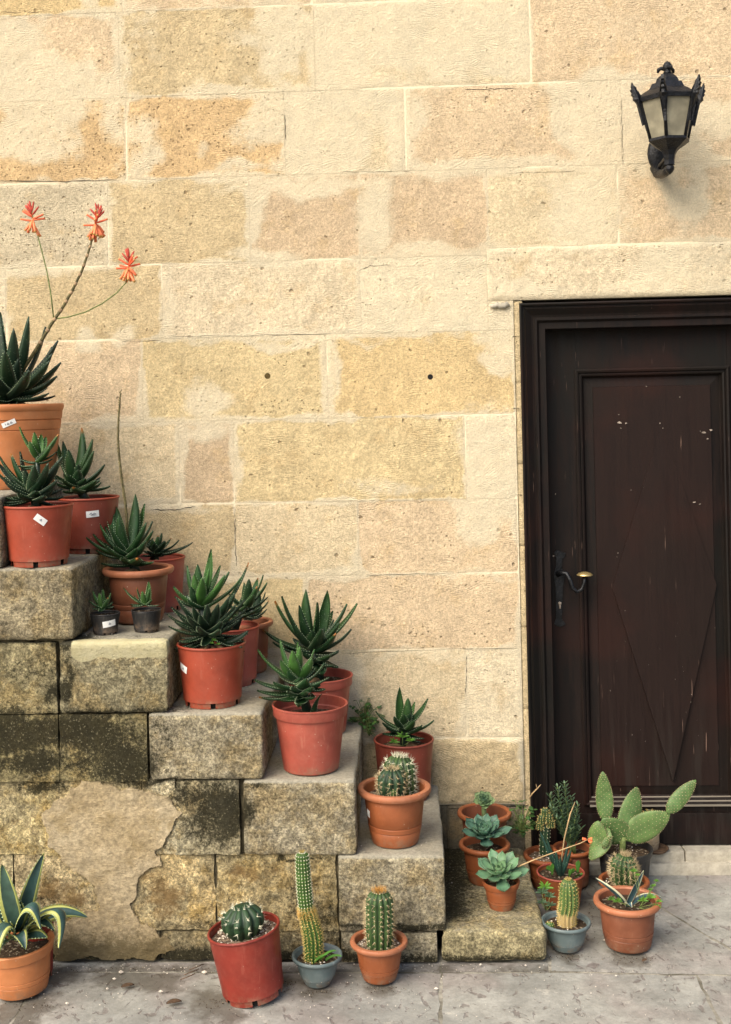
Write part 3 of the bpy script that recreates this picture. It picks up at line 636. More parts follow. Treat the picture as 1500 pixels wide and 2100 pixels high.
def block(x0, x1, z0, z1, tint=(.30, .265, .18), r=.018, amp=1.0, y0=YF, y1=-.004, worn=1.0, faces='ftr', res=.0095, moss=1.0, name='stone', mat='stair', lime=False, topmoss=0.0, och=0.0, extra=None, parent=stairs):
    V = []; Fc = []
    lo = np.array([x0, y0, z0]); hi = np.array([x1, y1, z1])
    def grid(ax, bx, fixed, val, flip):
        na = max(2, int((hi[ax]-lo[ax])/res)); nb = max(2, int((hi[bx]-lo[bx])/res))
        a = np.linspace(lo[ax], hi[ax], na+1); b = np.linspace(lo[bx], hi[bx], nb+1)
        A, B = np.meshgrid(a, b); P = np.zeros((A.size, 3)); P[:, ax] = A.ravel(); P[:, bx] = B.ravel(); P[:, fixed] = val
        idx = np.arange(A.size).reshape(nb+1, na+1)+sum(len(v) for v in V)
        q = np.stack([idx[:-1, :-1], idx[:-1, 1:], idx[1:, 1:], idx[1:, :-1]], -1).reshape(-1, 4)
        if flip: q = q[:, ::-1]
        V.append(P); Fc.append(q)
    if 'f' in faces: grid(0, 2, 1, lo[1], False)
    if 't' in faces: grid(0, 1, 2, hi[2], False)
    if 'r' in faces: grid(1, 2, 0, hi[0], False)
    if 'l' in faces: grid(1, 2, 0, lo[0], True)
    P = np.vstack(V); Q = np.vstack(Fc)
    rr = r*.62*(.5+1.2*fbm(P, 8, 3, 11.))[:, None]
    inner_lo = lo+rr; inner_hi = hi-rr; inner_hi[:, 1] = hi[1]+1; 
    q = np.clip(P, inner_lo, inner_hi); d = P-q; ln = np.linalg.norm(d, axis=1)[:, None]; nrm = d/np.maximum(ln, 1e-9)
    edge = np.minimum(np.abs(P-lo).min(1), np.abs(P-hi).min(1))
    P2 = q+nrm*rr
    n1 = fbm(P, 8, 3, 2.)-.5; n2 = fbm(P, 25, 4, 6.)-.5; n3 = fbm(P, 75, 2, 8.)-.5
    topf = sstep(.6, .95, nrm[:, 2])
    disp = (n1*.015+n2*.011+n3*.008)*amp*(1-.6*topf)
    disp = np.where(n2*amp < -.12, disp-.004, disp)
    if och > .5: disp = disp+(np.abs(fbm(P, 14, 4, 63.)-.5)*-.060+.006)+(fbm(P, 45, 3, 66.)-.5)*.016
    P2 = P2+nrm*disp[:, None]*np.clip(edge/.012, .35, 1)[:, None]
    wn = sstep(-.012, .0, P2[:, 2]-hi[2]+.004)*worn
    wn = np.maximum(wn, topf*worn)
    ms = mossf(P2)*moss
    if topmoss: ms = np.maximum(ms, topmoss*topf*sstep(.10, .0, P2[:, 0]-lo[0]-.02)); 
    if extra: ms = np.maximum(ms, extra(P2, nrm))
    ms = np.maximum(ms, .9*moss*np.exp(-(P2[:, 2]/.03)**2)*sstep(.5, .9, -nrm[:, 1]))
    # darker foot where a riser meets the tread below
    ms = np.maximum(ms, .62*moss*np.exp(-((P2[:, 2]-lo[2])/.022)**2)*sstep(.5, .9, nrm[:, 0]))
    lm = np.zeros(len(P))
    if lime:
        lm = sstep(lp.x-.16, lp.x-.12, P2[:, 0])*sstep(lp.x+.155, lp.x+.13, P2[:, 0])*sstep(hi[2]-.055, hi[2]-.038, P2[:, 2]+(fbm(P, 14, 4)-.5)*.05)*sstep(YF+.055, YF+.02, P2[:, 1])
    mb = MB(); mb.v = P2.tolist(); mb.f = Q.tolist(); mb.m = [0]*len(Q); mb.c = [(0, 0, 0, 1)]
    at = {'tint': np.tile(tint, (len(P), 1)), 'moss': ms, 'lime': lm, 'worn': wn, 'och': np.full(len(P), och), 'brown': brownf(P2) if och > 0 else np.zeros(len(P))}
    return mb.build(name, M[mat], parent, True, at)
S0, S1, S2, S3, S4, S5, S6 = .088, .305, .520, .714, .921, 1.134, 1.342
XE = [.369, .086, -.162, -.422, -.690, -.958, -1.165]
gy = (.37, .325, .225); tn = (.38, .33, .19); ol = (.25, .21, .125)
fx = lambda px, y=1500: F(px, y).x
# bottom slab and plinth
def slabmoss(P, n): return .95*sstep(.16, .0, P[:, 0]-.10+(fbm(P, 9, 3)-.5)*.12)*sstep(.5, .9, n[:, 2])*sstep(-.62, -.5, P[:, 1])
block(fx(903, 1940), XE[0], 0, S0+.004, tn, r=.03, amp=1.3, name='bottom_step', worn=.5, extra=slabmoss)
block(fx(700, 1940), fx(900, 1940)-.003, 0, S0-.004, gy, r=.008, amp=.6, y0=YF+.004, worn=.3)
block(fx(330, 1940), fx(697, 1940), 0, S0-.006, ol, r=.010, amp=.9, y0=YF+.012, worn=.2)
block(-2.5, fx(330, 1940)-.004, 0, S0-.006, ol, r=.010, amp=.9, y0=YF+.014, worn=.2)
# course 1
block(fx(693, 1830), XE[1], S0, S1, gy, r=.016, amp=.9, topmoss=.0)
block(fx(441, 1830), fx(691.5, 1830), S0-.004, S1, (.43, .35, .19), r=.0015, amp=1.8, y0=YF+.016, worn=0, och=.8, res=.0065)
block(fx(272, 1830), fx(441, 1830), S0-.004, S1, (.46, .36, .19), r=.0015, amp=2.0, y0=YF+.016, worn=0, och=1, res=.0065)
block(fx(95, 1830)-.1, fx(272, 1830), S0-.004, S1, (.47, .38, .22), r=.0015, amp=2.0, y0=YF+.016, worn=0, och=1, res=.0065)
block(-2.5, fx(95, 1830)-.1, S0-.004, S1, (.46, .39, .23), r=.0015, amp=2.4, y0=YF+.016, worn=0, och=1, res=.0065)
# course 2
block(fx(497, 1680), XE[2], S1, S2, gy, r=.018, amp=.9)
block(fx(360, 1680), fx(491, 1680), S1, S2-.002, (.36, .32, .21), r=.003, amp=1.3, y0=YF+.008, worn=0, och=.3)
block(fx(290, 1680), fx(360, 1680), S1, S2-.001, (.52, .46, .31), r=.0015, amp=1.8, y0=YF+.013, worn=0, och=.8, res=.0065)
block(fx(118, 1680), fx(290, 1680), S1, S2-.001, (.46, .38, .22), r=.0015, amp=1.8, y0=YF+.013, worn=0, och=1, res=.0065)
block(-2.5, fx(118, 1680), S1, S2-.001, (.46, .38, .20), r=.0015, amp=2.0, y0=YF+.013, worn=0, och=1, res=.0065)
# course 3
block(fx(304, 1540), XE[3], S2, S3, gy, r=.020, amp=1.2)
block(fx(120.8, 1540), fx(302, 1540), S2-.002, S3-.003, (.30, .255, .13), r=.004, amp=1.2, y0=YF+.004, worn=0)
block(-2.5, fx(120, 1540), S2-.002, S3-.003, (.33, .28, .14), r=.004, amp=1.2, y0=YF+.003, worn=0)
# course 4
block(fx(119, 1400), XE[4], S3, S4, (.31, .275, .17), r=.016, amp=1.1, lime=True)
block(-2.5, fx(117, 1400), S3, S4-.002, (.33, .285, .16), r=.005, amp=1.0, y0=YF+.002, worn=.2)
# course 5
block(-2.5, XE[5], S4, S5, (.33, .28, .18), r=.026, amp=.8, worn=.7)
# course 6
block(-2.5, XE[6], S5, S6, (.24, .225, .18), r=.02, amp=.9)
mb = MB(); mb.box((-2.5, YF+.03, 0), (XE[6]-.03, -.01, S6-.03)); 
for k in range(1, 6): mb.box((XE[k+1]-.03, YF+.03+.001*k, 0), (XE[k]-.03, -.01-.001*k, [S0, S1, S2, S3, S4, S5][k]-.03))
mb.build('core', M['jointdark'], stairs, smooth=False)
# peeling render on the side
poly = [(150, 1598), (200, 1603), (300, 1622), (345, 1640), (372, 1668), (340, 1720), (318, 1738), (335, 1765), (288, 1790), (276, 1850), (262, 1872), (300, 1900), (345, 1930), (362, 1958), (340, 1973), (108, 1976), (105, 1900), (200, 1866), (198, 1822), (150, 1780), (100, 1740), (92, 1712), (80, 1665), (122, 1640), (140, 1622)]
pp = [(F(a, b).x, F(a, b).z) for a, b in poly]
res = .0042; gx = np.arange(min(p[0] for p in pp), max(p[0] for p in pp)+res, res); gz = np.arange(.0, max(p[1] for p in pp)+res, res)
X, Z = np.meshgrid(gx, gz); C = np.stack([X, np.zeros_like(X), Z], -1).reshape(-1, 3)
def inside(x, z):
    c = np.zeros(x.shape, bool); n = len(pp)
    for i in range(n):
        (xa, za), (xb, zb) = pp[i], pp[(i+1) % n]
        t = ((za > z) != (zb > z)) & (x < (xb-xa)*(z-za)/((zb-za) if abs(zb-za) > 1e-9 else 1e-9)+xa); c ^= t
    return c
jx = (fbm(C, 14, 4, 1.)-.5)*.055+(fbm(C, 60, 3, 1.)-.5)*.022; jz = (fbm(C, 14, 4, 21.)-.5)*.055+(fbm(C, 60, 3, 7.)-.5)*.022
ins = inside(C[:, 0]+jx, C[:, 2]+jz).reshape(X.shape)
bm = bmesh.new(); vs = {}
Yp = YF+.0045+(fbm(C, 9, 3, 4.)-.5)*.018+.004*sstep(.3, .0, C[:, 2])+(fbm(C, 36, 4, 4.)-.5)*.009
Yp = Yp.reshape(X.shape)
for i in range(X.shape[0]-1):
    for j in range(X.shape[1]-1):
        if ins[i, j] and ins[i+1, j] and ins[i, j+1] and ins[i+1, j+1]:
            q = []
            for (a, b) in ((i, j), (i, j+1), (i+1, j+1), (i+1, j)):
                if (a, b) not in vs: vs[(a, b)] = bm.verts.new((X[a, b], Yp[a, b], Z[a, b]))
                q.append(vs[(a, b)])
            bm.faces.new(q)
be = [v for v in bm.verts if v.is_boundary]
for _ in range(3): bmesh.ops.smooth_vert(bm, verts=be, factor=.5, use_axis_x=True, use_axis_y=False, use_axis_z=True)
ex = bmesh.ops.extrude_face_region(bm, geom=bm.faces[:])
for e in ex['geom']:
    if isinstance(e, bmesh.types.BMVert): e.co.y -= .0
old = [f for f in bm.faces if f.is_valid]
exv = set(e for e in ex['geom'] if isinstance(e, bmesh.types.BMVert))
for v in bm.verts:
    if v not in exv: v.co.y += .03
bmesh.ops.recalc_face_normals(bm, faces=bm.faces[:])
mb = MB(); mb.bm(bm); Pm = np.array([tuple(v) for v in mb.v])
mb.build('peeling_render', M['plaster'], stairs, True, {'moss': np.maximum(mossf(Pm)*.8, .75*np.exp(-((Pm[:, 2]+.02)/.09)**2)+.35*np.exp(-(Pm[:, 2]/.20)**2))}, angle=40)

# ================================================================== door
DY = .085
door = empty('wooden_door', (.85, DY, .068), 'dark brown panelled wooden door with a diamond relief beside the stone wall', 'door')
fr_x0, fr_x1, fr_zt = .391, 1.330, 1.905
prof = [(0, .03), (0, -.003), (.005, -.006), (.010, -.003), (.012, .004), (.016, .004), (.020, -.002), (.040, .012), (.047, .014), (.052, .009), (.058, .009), (.062, .015), (.066, .020), (.086, .020), (.0885, .024), (.0885, DY+.01)]
def jamb(side):
    mb = MB(); k = len(prof); vs = []
    for (wd, y) in prof:
        x = fr_x0+wd if side < 0 else fr_x1-wd
        for i in range(13): vs.append((x+random.uniform(-.0004, .0004), y, (fr_zt-wd)*i/12+.0))
    fs = [(a*13+i, (a+1)*13+i, (a+1)*13+i+1, a*13+i+1) for a in range(k-1) for i in range(12)]
    mb.add(vs, fs if side < 0 else [f[::-1] for f in fs]); mb.build('frame_jamb', M['wood'], door, False)
jamb(-1); jamb(1)
mb = MB(); k = len(prof)
mb.add([(x, y, fr_zt-wd) for (wd, y) in prof for x in (fr_x0+wd, fr_x1-wd)], [(2*a, 2*a+1, 2*a+3, 2*a+2) for a in range(k-1)]); mb.build('frame_head', M['wood'], door, False)
def DP(x, y, Y=DY): return hy(x, y, Y)
lx0, lx1 = .470, 1.250
pxl = DP(1192, 1200).x; pxr = DP(1498, 1000).x; pzt = DP(1300, 758).z; pzb = DP(1300, 1648).z
leafz0, leafz1 = .070, 1.83
mb = MB(); mb.box((lx0, DY, leafz0), (pxl, DY+.04, leafz1)); mb.build('stile', M['wood'], door, False)
mb = MB(); mb.box((pxr, DY, leafz0), (lx1, DY+.04, leafz1)); mb.build('stile', M['wood'], door, False)
mb = MB(); mb.box((pxl+.0004, DY+.0015, pzt), (pxr-.0004, DY+.04, leafz1-.001)); mb.build('top_rail', M['wood'], door, False)
brt = DP(1300, 1667).z
mb = MB(); mb.box((pxl+.0004, DY+.0012, leafz0+.001), (pxr-.0004, DY+.04, pzb)); mb.build('bottom_rail', M['wood'], door, False)
mb = MB(); mb.box((pxl-.045, DY-.010, leafz0+.002), (lx1, DY+.0005, brt), bev=.002); mb.build('kick_board', M['wood'], door, False)
def mould(x0, x1, z0, z1, pr, name, mat='wood'):
    mb = MB(); k = len(pr)
    cs = [lambda w: (x0+w, z0+w), lambda w: (x1-w, z0+w), lambda w: (x1-w, z1-w), lambda w: (x0+w, z1-w)]
    vs = []
    for (wd, y) in pr:
        for c in cs: a = c(wd); vs.append((a[0], y, a[1]))
    mb.add(vs, [(a*4+i, a*4+(i+1) % 4, (a+1)*4+(i+1) % 4, (a+1)*4+i) for a in range(k-1) for i in range(4)])
    mb.build(name, M[mat], door, False)
mould(pxl, pxr, pzb, pzt, [(-.006, DY), (-.006, DY-.006), (0, DY-.011), (.006, DY-.009), (.008, DY-.002), (.013, DY-.004), (.018, DY-.002), (.022, DY+.010), (.026, DY+.016)], 'panel_moulding')
# raised field with bevelled margin, diamond relief
ix0, ix1 = pxl+.026, pxr-.026; iz0, iz1 = pzb+.026, pzt-.026
fy = DY+.016
mould(ix0, ix1, iz0, iz1, [(0, fy), (.030, fy-.004), (.031, fy-.008)], 'panel_margin')
mb = MB(); mb.add([(ix0+.031, fy-.008, iz0+.031), (ix1-.031, fy-.008, iz0+.031), (ix1-.031, fy-.008, iz1-.031), (ix0+.031, fy-.008, iz1-.031)], [(0, 1, 2, 3)]); mb.build('panel_field', M['woodred'], door, False)
pyf = fy-.008
mb = MB(); Bt, Lf, Rt, Tp = DP(1379, 1600, pyf), DP(1256, 1205, pyf), DP(1470, 1200, pyf), DP(1358, 868, pyf)
front = [Vector((p.x, pyf-q, p.z)) for p, q in ((Bt, .017), (Rt, .0045), (Lf, .0060))]
tpv = Vector((Tp.x, pyf-.0002, Tp.z))
base = [Vector((p.x, pyf+.001, p.z)) for p in (Bt, Rt, Tp, Lf)]
mb.add([front[0], front[1], tpv, front[2]]+base, [(0, 1, 2, 3), (0, 4, 5, 1), (1, 5, 6, 2), (2, 6, 7, 3), (3, 7, 4, 0)]); mb.build('diamond_relief', M['woodred'], door, False)
# weathered drip ledge
mb = MB(); lz0, lz1 = DP(1300, 1652).z, DP(1300, 1634).z
mb.add([(pxl+.012, DY-.014, lz0), (pxr+.05, DY-.014, lz0), (pxr+.05, DY+.004, lz1), (pxl+.012, DY+.004, lz1), (pxl+.012, DY+.012, lz0-.004), (pxr+.05, DY+.012, lz0-.004)], [(0, 1, 2, 3), (0, 4, 5, 1)]); mb.build('drip_ledge', M['weather'], door, False)
# chips of missing paint
mb = MB()
def chip(px, py, s, Y, asp=1.5, n=7):
    c = DP(px, py, Y); vs = []
    for i in range(n):
        t = 2*math.pi*i/n; r = s*random.uniform(.25, 1.0); vs.append((c.x+r*math.cos(t)*asp, Y-.0008, c.z+r*math.sin(t)))
    mb.add(vs, [tuple(range(n))])
for (a, b, s, asp) in [(1272, 866, .009, 2), (1284, 868, .007, 1.4), (1274, 878, .005, 1.2), (1270, 850, .003, 2), (1354, 868, .006, 1), (1360, 878, .004, 1), (1445, 886, .008, 2.2), (1458, 882, .007, 1.6), (1452, 900, .005, 2), (1437, 884, .004, 1), (1425, 1030, .006, 2.4), (1436, 1034, .005, 2),
                       (1415, 1096, .007, 1.4), (1424, 1104, .004, 1), (1268, 1134, .006, .5), (1266, 1142, .003, .8), (1326, 792, .006, .9), (1395, 814, .004, 1), (1316, 1120, .006, .2), (1322, 1112, .006, .2), (1419, 1424, .004, .8), (1418, 1440, .004, 1), (1192, 1000, .0035, 1), (1140, 1013, .005, .8), (1204, 1505, .004, .7), (1204, 1460, .003, 1), (1135, 1140, .006, 1.5),
                       (1320, 1000, .003, .5), (1295, 1005, .004, 1.2)]:
    chip(a, b, s*.62, pyf-(.0045+.0125*(b-1200)/400) if (a > 1290 and 1200 < b < 1600) else (pyf-.002 if a > 1225 else DY), asp)
for _ in range(26):
    a = random.uniform(1250, 1490); b = random.uniform(1250, 1600); chip(a, b, random.uniform(.0015, .005), pyf-.0172, .16, 5)
mb.build('paint_chips', M['chip'], door, False, kind='stuff')
# lock plate, handle, brass knob
pl = MB(); a0 = DP(1150, 1285, DY); 
ptsL = [(1134, 1133), (1140, 1128), (1150, 1132), (1158, 1134), (1156, 1141), (1151, 1146), (1150, 1165), (1156, 1180), (1152, 1205), (1150, 1270), (1158, 1280), (1146, 1286), (1134, 1280), (1138, 1268), (1137, 1205), (1133, 1180), (1138, 1160), (1138, 1143)]
vs = [DP(a+3, b, DY-.004) for a, b in ptsL]; n_ = len(vs)
pl.add([(v.x, DY-.005, v.z) for v in vs]+[(v.x, DY+.001, v.z) for v in vs], [tuple(range(n_))]+[(i, (i+1) % n_, n_+(i+1) % n_, n_+i) for i in range(n_)])
lock = pl.build('lock_plate', M['iron'], door, False)
mb = MB(); hp = [(1145, 1178, -.008), (1152, 1174, -.035), (1163, 1177, -.052), (1170, 1190, -.06), (1175, 1206, -.062), (1184, 1214, -.062), (1194, 1209, -.062), (1199, 1196, -.062), (1201, 1180, -.062)]
mb.tube([DP(a, b, DY+c) for a, b, c in hp], [.009, .009, .008, .0075, .0072, .007, .006, .0055, .006], 12); hd = mb.build('handle', M['iron'], door)
mb = MB(); kc = DP(1200, 1179, DY-.062); mb.lathe([(0, .010), (.010, .0095), (.020, .006), (.0265, .001), (.027, -.001), (.022, -.003), (0, -.004)], 24, kc)
mb.build('knob', M['brass'], hd)
mb = MB(); kc = DP(1149, 1240, DY-.008); mb.tube([(kc.x, DY-.004, kc.z+.004), (kc.x, DY-.010, kc.z+.004)], .0055, 12); mb.box((kc.x-.003, DY-.009, kc.z-.014), (kc.x+.003, DY-.004, kc.z+.002)); mb.build('keyhole', M['brassdull'] if 'brassdull' in M else M['chip'], lock)
# near-black box behind the leaf, the shade there put into its colour
mb = MB(); mb.box((.39, DY+.041, 0), (1.33, .45, 1.915)); mb.build('dark_backing', M['dark'], door, False)

# doorstep
step = empty('doorstep', (.87, .03, 0), 'low pale stone doorstep under the dark wooden door', 'doorstep')
for (a, b) in ((.482, .900), (.903, 1.26)):
    block(a, b, .0, .068, (.44, .41, .34), r=.007, amp=.35, y0=.026, y1=DY+.02, worn=0, moss=.2, mat='sill', name='sill_stone', parent=step, faces='ftrl')
block(.50, 1.27, -.01, .034, (.44, .41, .34), r=.010, amp=.7, y0=.008, y1=.03, worn=0, moss=.3, mat='sill', name='lower_ledge', parent=step, faces='ftrl')

# ================================================================== wall lantern
LY = -.20
def LP(x, y): return hy(x, y, LY)
lc0 = LP(1372, 250); lx = lc0.x
lantern = empty('wall_lantern', (lx, 0, LP(1372, 330).z), 'black iron wall lantern with frosted panes and spiky corner leaves above the door', 'lantern')
zz = lambda y: LP(1372, y).z
Rt_, Rb_ = .091, .060; zt_, zb_ = zz(205), zz(288)
A0 = R(-110)
cor = lambda k, r, z, dx=0: Vector((lx+r*math.cos(A0+k*math.pi/3), LY+r*math.sin(A0+k*math.pi/3), z))
for k in range(6):
    mb = MB(); a, b = cor(k, Rt_, zt_), cor(k, Rb_, zb_); c_ = Vector((lx, LY, 0))
    mb.tube([a, b], .0055, 6); mb.build('corner_bar', M['lampiron'], lantern)
    mb = MB(); p = [cor(k, Rt_-.003, zt_), cor(k+1, Rt_-.003, zt_), cor(k+1, Rb_-.003, zb_), cor(k, Rb_-.003, zb_)]
    mb.add(p, [(0, 1, 2, 3)]); 
    nrm = (p[1]-p[0]).cross(p[3]-p[0]).normalized(); mb.add([q-nrm*.002 for q in p], [(0, 1, 2, 3)][::-1]); mb.build('pane', M['frost'], lantern, False)
    # acanthus fin: jagged leaf standing off the corner
    mb = MB(); dr = Vector((math.cos(A0+k*math.pi/3), math.sin(A0+k*math.pi/3), 0)); tg = Vector((-dr.y, dr.x, 0))
    zs = [(.062, .058), (.046, .064), (.043, .052), (.034, .070), (.028, .056), (.018, .064), (.012, .048), (.000, .052), (-.012, .034), (-.028, .030), (-.052, .020), (-.074, .026), (-.092, .036), (-.088, .018), (-.06, .000), (0, -.010), (.016, .0), (.026, .012), (.034, .024), (.044, .030), (.050, .046)]
    def rad(z): return Rt_+(Rb_-Rt_)*(-z/(zt_-zb_)) if z < 0 else Rt_
    top = .040
    ptsf = [(cor(0, 0, 0)*0+Vector((lx, LY, zt_+dz*.88))+dr*(rad(dz)+dw*.46)) for dz, dw in zs]
    n_ = len(ptsf); ctr = sum(ptsf, Vector())/n_
    vs = [p+tg*.004 for p in ptsf]+[p-tg*.004 for p in ptsf]+[ctr+tg*.013, ctr-tg*.013]
    mb.add(vs, [(i, (i+1) % n_, 2*n_) for i in range(n_)]+[(n_+(i+1) % n_, n_+i, 2*n_+1) for i in range(n_)]+[(i, n_+i, n_+(i+1) % n_, (i+1) % n_) for i in range(n_)])
    mb.build('corner_leaf', M['lampiron'], lantern, False)
mb = MB(); h6 = lambda prof: mb.lathe(prof, 6, (0, 0, 0))
def hexring(prof, name, mat='lampiron'):
    mb = MB(); vs = []; k = len(prof)
    for (r, z) in prof:
        for j in range(6): v = cor(j, r, z); vs.append(v)
    mb.add(vs, [(i*6+j, i*6+(j+1) % 6, (i+1)*6+(j+1) % 6, (i+1)*6+j) for i in range(k-1) for j in range(6)]); return mb.build(name, M[mat], lantern, False)
hexring([(Rt_-.012, zt_-.006), (Rt_+.006, zt_-.007), (Rt_+.009, zt_+.006), (Rt_+.002, zt_+.012), (.078, zz(190)), (.062, zz(184)), (.055, zz(176)), (.052, zz(172)), (.040, zz(171)), (.036, zz(162)), (.028, zz(157)), (.018, zz(152)), (.012, zz(150)), (0, zz(150))], 'roof')
hexring([(Rb_-.01, zb_+.005), (Rb_+.006, zb_+.005), (Rb_+.007, zb_-.003), (.050, zz(298)), (.032, zz(306)), (.026, zz(310)), (.020, zz(318)), (.017, zz(328)), (.017, zz(338)), (0, zz(338))], 'base_cup')
mb = MB(); mb.lathe([(.008, zz(152)), (.014, zz(149)), (.010, zz(146)), (.012, zz(143)), (.015, zz(139)), (.014, zz(133)), (.009, zz(128)), (0, zz(124))], 16, (lx, LY, 0))
for k in range(3):
    t = A0+math.pi/6+k*2.094; d_ = Vector((math.cos(t), math.sin(t), 0)); b_ = Vector((lx, LY, zz(141)))
    mb.tube([b_+d_*.008, b_+d_*.020+Vector((0, 0, .005)), b_+d_*.028+Vector((0, 0, 0)), b_+d_*.030-Vector((0, 0, .009))], [.006, .006, .006, .003], 8)
mb.build('finial', M['lampiron'], lantern)
mb = MB(); mb.lathe([(0, zz(358)), (.008, zz(354)), (.014, zz(348)), (.015, zz(343)), (.010, zz(338)), (.013, zz(334)), (.013, zz(328))], 14, (lx, LY, 0)); mb.build('drop_finial', M['lampiron'], lantern)
mb = MB(); zb2 = zz(344)
mb.tube([(lx, LY, zb2), (lx-.002, -.15, zb2-.005), (lx-.004, -.10, zb2), (lx-.004, -.05, zb2+.012), (lx-.002, -.012, zb2+.035)], [.012, .014, .016, .018, .020], 12)
mb.tube([(lx, LY+.005, zz(325)), (lx, -.14, zz(318)), (lx, -.07, zz(322)), (lx, -.02, zz(335))], [.006, .007, .008, .008], 8)
mb.build('bracket', M['lampiron'], lantern)
bp = hy(1350, 315); mb = MB(); bm = bmesh.new(); bmesh.ops.create_uvsphere(bm, u_segments=20, v_segments=12, radius=1)
for v in bm.verts: v.co = Vector((bp.x+v.co.x*.036, -.006+v.co.y*.022, bp.z+v.co.z*.058))
mb.bm(bm); mb.build('back_plate', M['lampiron'], lantern)

# ================================================================== pots
def axis_frame(base, top):
    z = (top-base).normalized(); x = Vector((1, 0, 0)); y = z.cross(x).normalized(); x = y.cross(z).normalized()
    return Matrix((x, y, z)).transposed().to_4x4()
class Pot: pass
def pot(name, label, cat, rim, rw, base, bw, z, style, mat, rimmat=None, soil='soil', soilz=.86, tilt=0, group='potted plants on the stairs and pavement', sticker=None, depth=None, grit=0):
    """rim: pixel centre of the rim, rw its width; base: pixel of the foot's front, bw its width; z: height of what carries it"""
    p = Pot(); bf = hz(base[0], base[1], z)
    if depth is not None: Yc = depth; 
    else: Yc = bf.y+bw/2*(bf.y+4)/FPX
    sc = (Yc+4)/FPX
    rb = bw/2*sc; rt = rw/2*sc
    if style != 'planter' and depth is None: Yc = min(Yc, (-.016 if rim[0] < 1090 else -.004)-rt)
    rc = hy(rim[0], rim[1], Yc); bx = hy(base[0], base[1], Yc-rb).x
    x = rc.x*.6+bx*.4 if not tilt else rc.x+math.sin(R(tilt))*(rc.z-z)*.6
    B = Vector((x, Yc, z+.001)); H = rc.z-z
    p.root = empty(name, B, label, cat, group); p.B = B; p.H = H; p.rt = rt; p.rb = rb
    TM = Matrix.Translation(B) @ Matrix.Rotation(R(-tilt), 4, 'Y'); p.TM = TM
    p.axis = TM.to_3x3() @ Vector((0, 0, 1))
    t = max(.0018, rt*.03)
    def fin(mb, nm, m, parent=p.root, sm=True, **k):
        mb.v = [tuple(TM @ Vector(v)) for v in mb.v]; return mb.build(nm, m, parent, sm, **k)
    lerp = lambda h: rb+(rt-rb)*h
    N = 72
    rh = 0
    if style == 'nursery':
        e = .010 if H > .12 else .006
        foot = min(.016, H*.10); wr = rt-t*1.6
        L = lambda h: rb+(wr-rb)*h
        mb = MB()
        pr = [(rb*.97, 0), (rb*.985, foot), (L(foot/H)+.0012, foot+.001), (L(foot/H)+.001, foot+.003), (L(.3), H*.3), (L(.6), H*.6), (L(.95), H-.010), (wr, H-.006), (wr-t*.8, H-.004), (L(.5)-t, H*.5), (L(.1)-t, H*.12)]
        mb.lathe(pr, N, skip=lambda i, j: i == 0 and (j+5) % 12 < 2)
        b = fin(mb, 'pot', M[mat], angle=35)
        mb = MB(); mb.lathe([(rb*.86, 0), (rb*.88, foot+.002), (0, foot+.002)], 32); fin(mb, 'dark_notch_backing', M['dark'], b)  # dark inner ring: shade seen through the foot notches is painted in
        mb = MB(); q = t*1.25
        mb.lathe([(wr-.001+q*math.cos(a), H-q+q*1.05*math.sin(a)) for a in np.linspace(-math.pi*.75, math.pi*1.1, 9)], N); fin(mb, 'rim', M[rimmat or mat], b)
        inner = lambda h: L(h)-t
    elif style in ('thick', 'small'):
        q = rt*(.105 if style == 'thick' else .07); wr = rt-q*1.5
        L = lambda h: rb+(wr-rb)*(h**.85)
        mb = MB()
        g1, g2 = .26, .36
        pr = [(0, .002), (rb*.9, .001), (rb*.97, .003), (rb, .008), (L(g1-.012), H*(g1-.012)), (L(g1)-.0015, H*g1), (L(g1+.012)+.0008, H*(g1+.012)), (L(g2-.012)+.0008, H*(g2-.012)), (L(g2)-.0015, H*g2), (L(g2+.012)+.0005, H*(g2+.012)), (L(.55), H*.55), (L(.80)+.000, H*.80), (L(.815)-.001, H*.815), (L(.83), H*.83), (L(.97), H-q), (wr-t, H-q*.5), (L(.5)-t*1.2, H*.5), (L(.1)-t, H*.12)]
        mb.lathe(pr, N); b = fin(mb, 'pot', M[mat], angle=45)
        mb = MB()
        if style == 'thick':
            cx = rt-q; mb.lathe([(cx-q*.7, H-q*1.4), (cx-.2*q, H-q*1.75), (cx+.55*q, H-q*1.7), (cx+.95*q, H-q*1.15), (cx+q, H-q*.65), (cx+.75*q, H-q*.15), (cx+.2*q, H), (cx-.45*q, H-q*.12), (cx-.75*q, H-q*.6), (cx-q*.8, H-q*1.2)], N)
        else:
            ch = H*.22; mb.lathe([(wr-t, H-ch), (rt-q*1.2, H-ch), (rt-q*.1, H-.003), (rt-q*.4, H), (rt-q*1.3, H), (wr-t*1.2, H-.004), (wr-t*1.3, H-ch)], N)
        fin(mb, 'rim', M[rimmat or mat], b, angle=45)
        inner = lambda h: L(h)-t
    elif style == 'band':
        bh = H*.17; wr = rt-.006
        L = lambda h: rb+(wr-rb)*h
        mb = MB(); pr = [(0, .003), (rb*.94, .001), (rb, .005), (L(.4), H*.4), (L(.82), H-bh-.001), (L(.84)-t*1.2, H-bh), (L(.5)-t, H*.5), (L(.1)-t, H*.12)]
        mb.lathe(pr, 84)
        # moulded ribs
        vv = []
        for v in mb.v:
            a = math.atan2(v[1], v[0]); rr = math.hypot(v[0], v[1]); k_ = 1+(.006 if int((a+math.pi)/(2*math.pi)*84+.5) % 4 == 0 and H*.02 < v[2] < H-bh-.002 else 0); vv.append((v[0]*k_, v[1]*k_, v[2]))
        mb.v = vv
        b = fin(mb, 'pot', M[mat], angle=30)
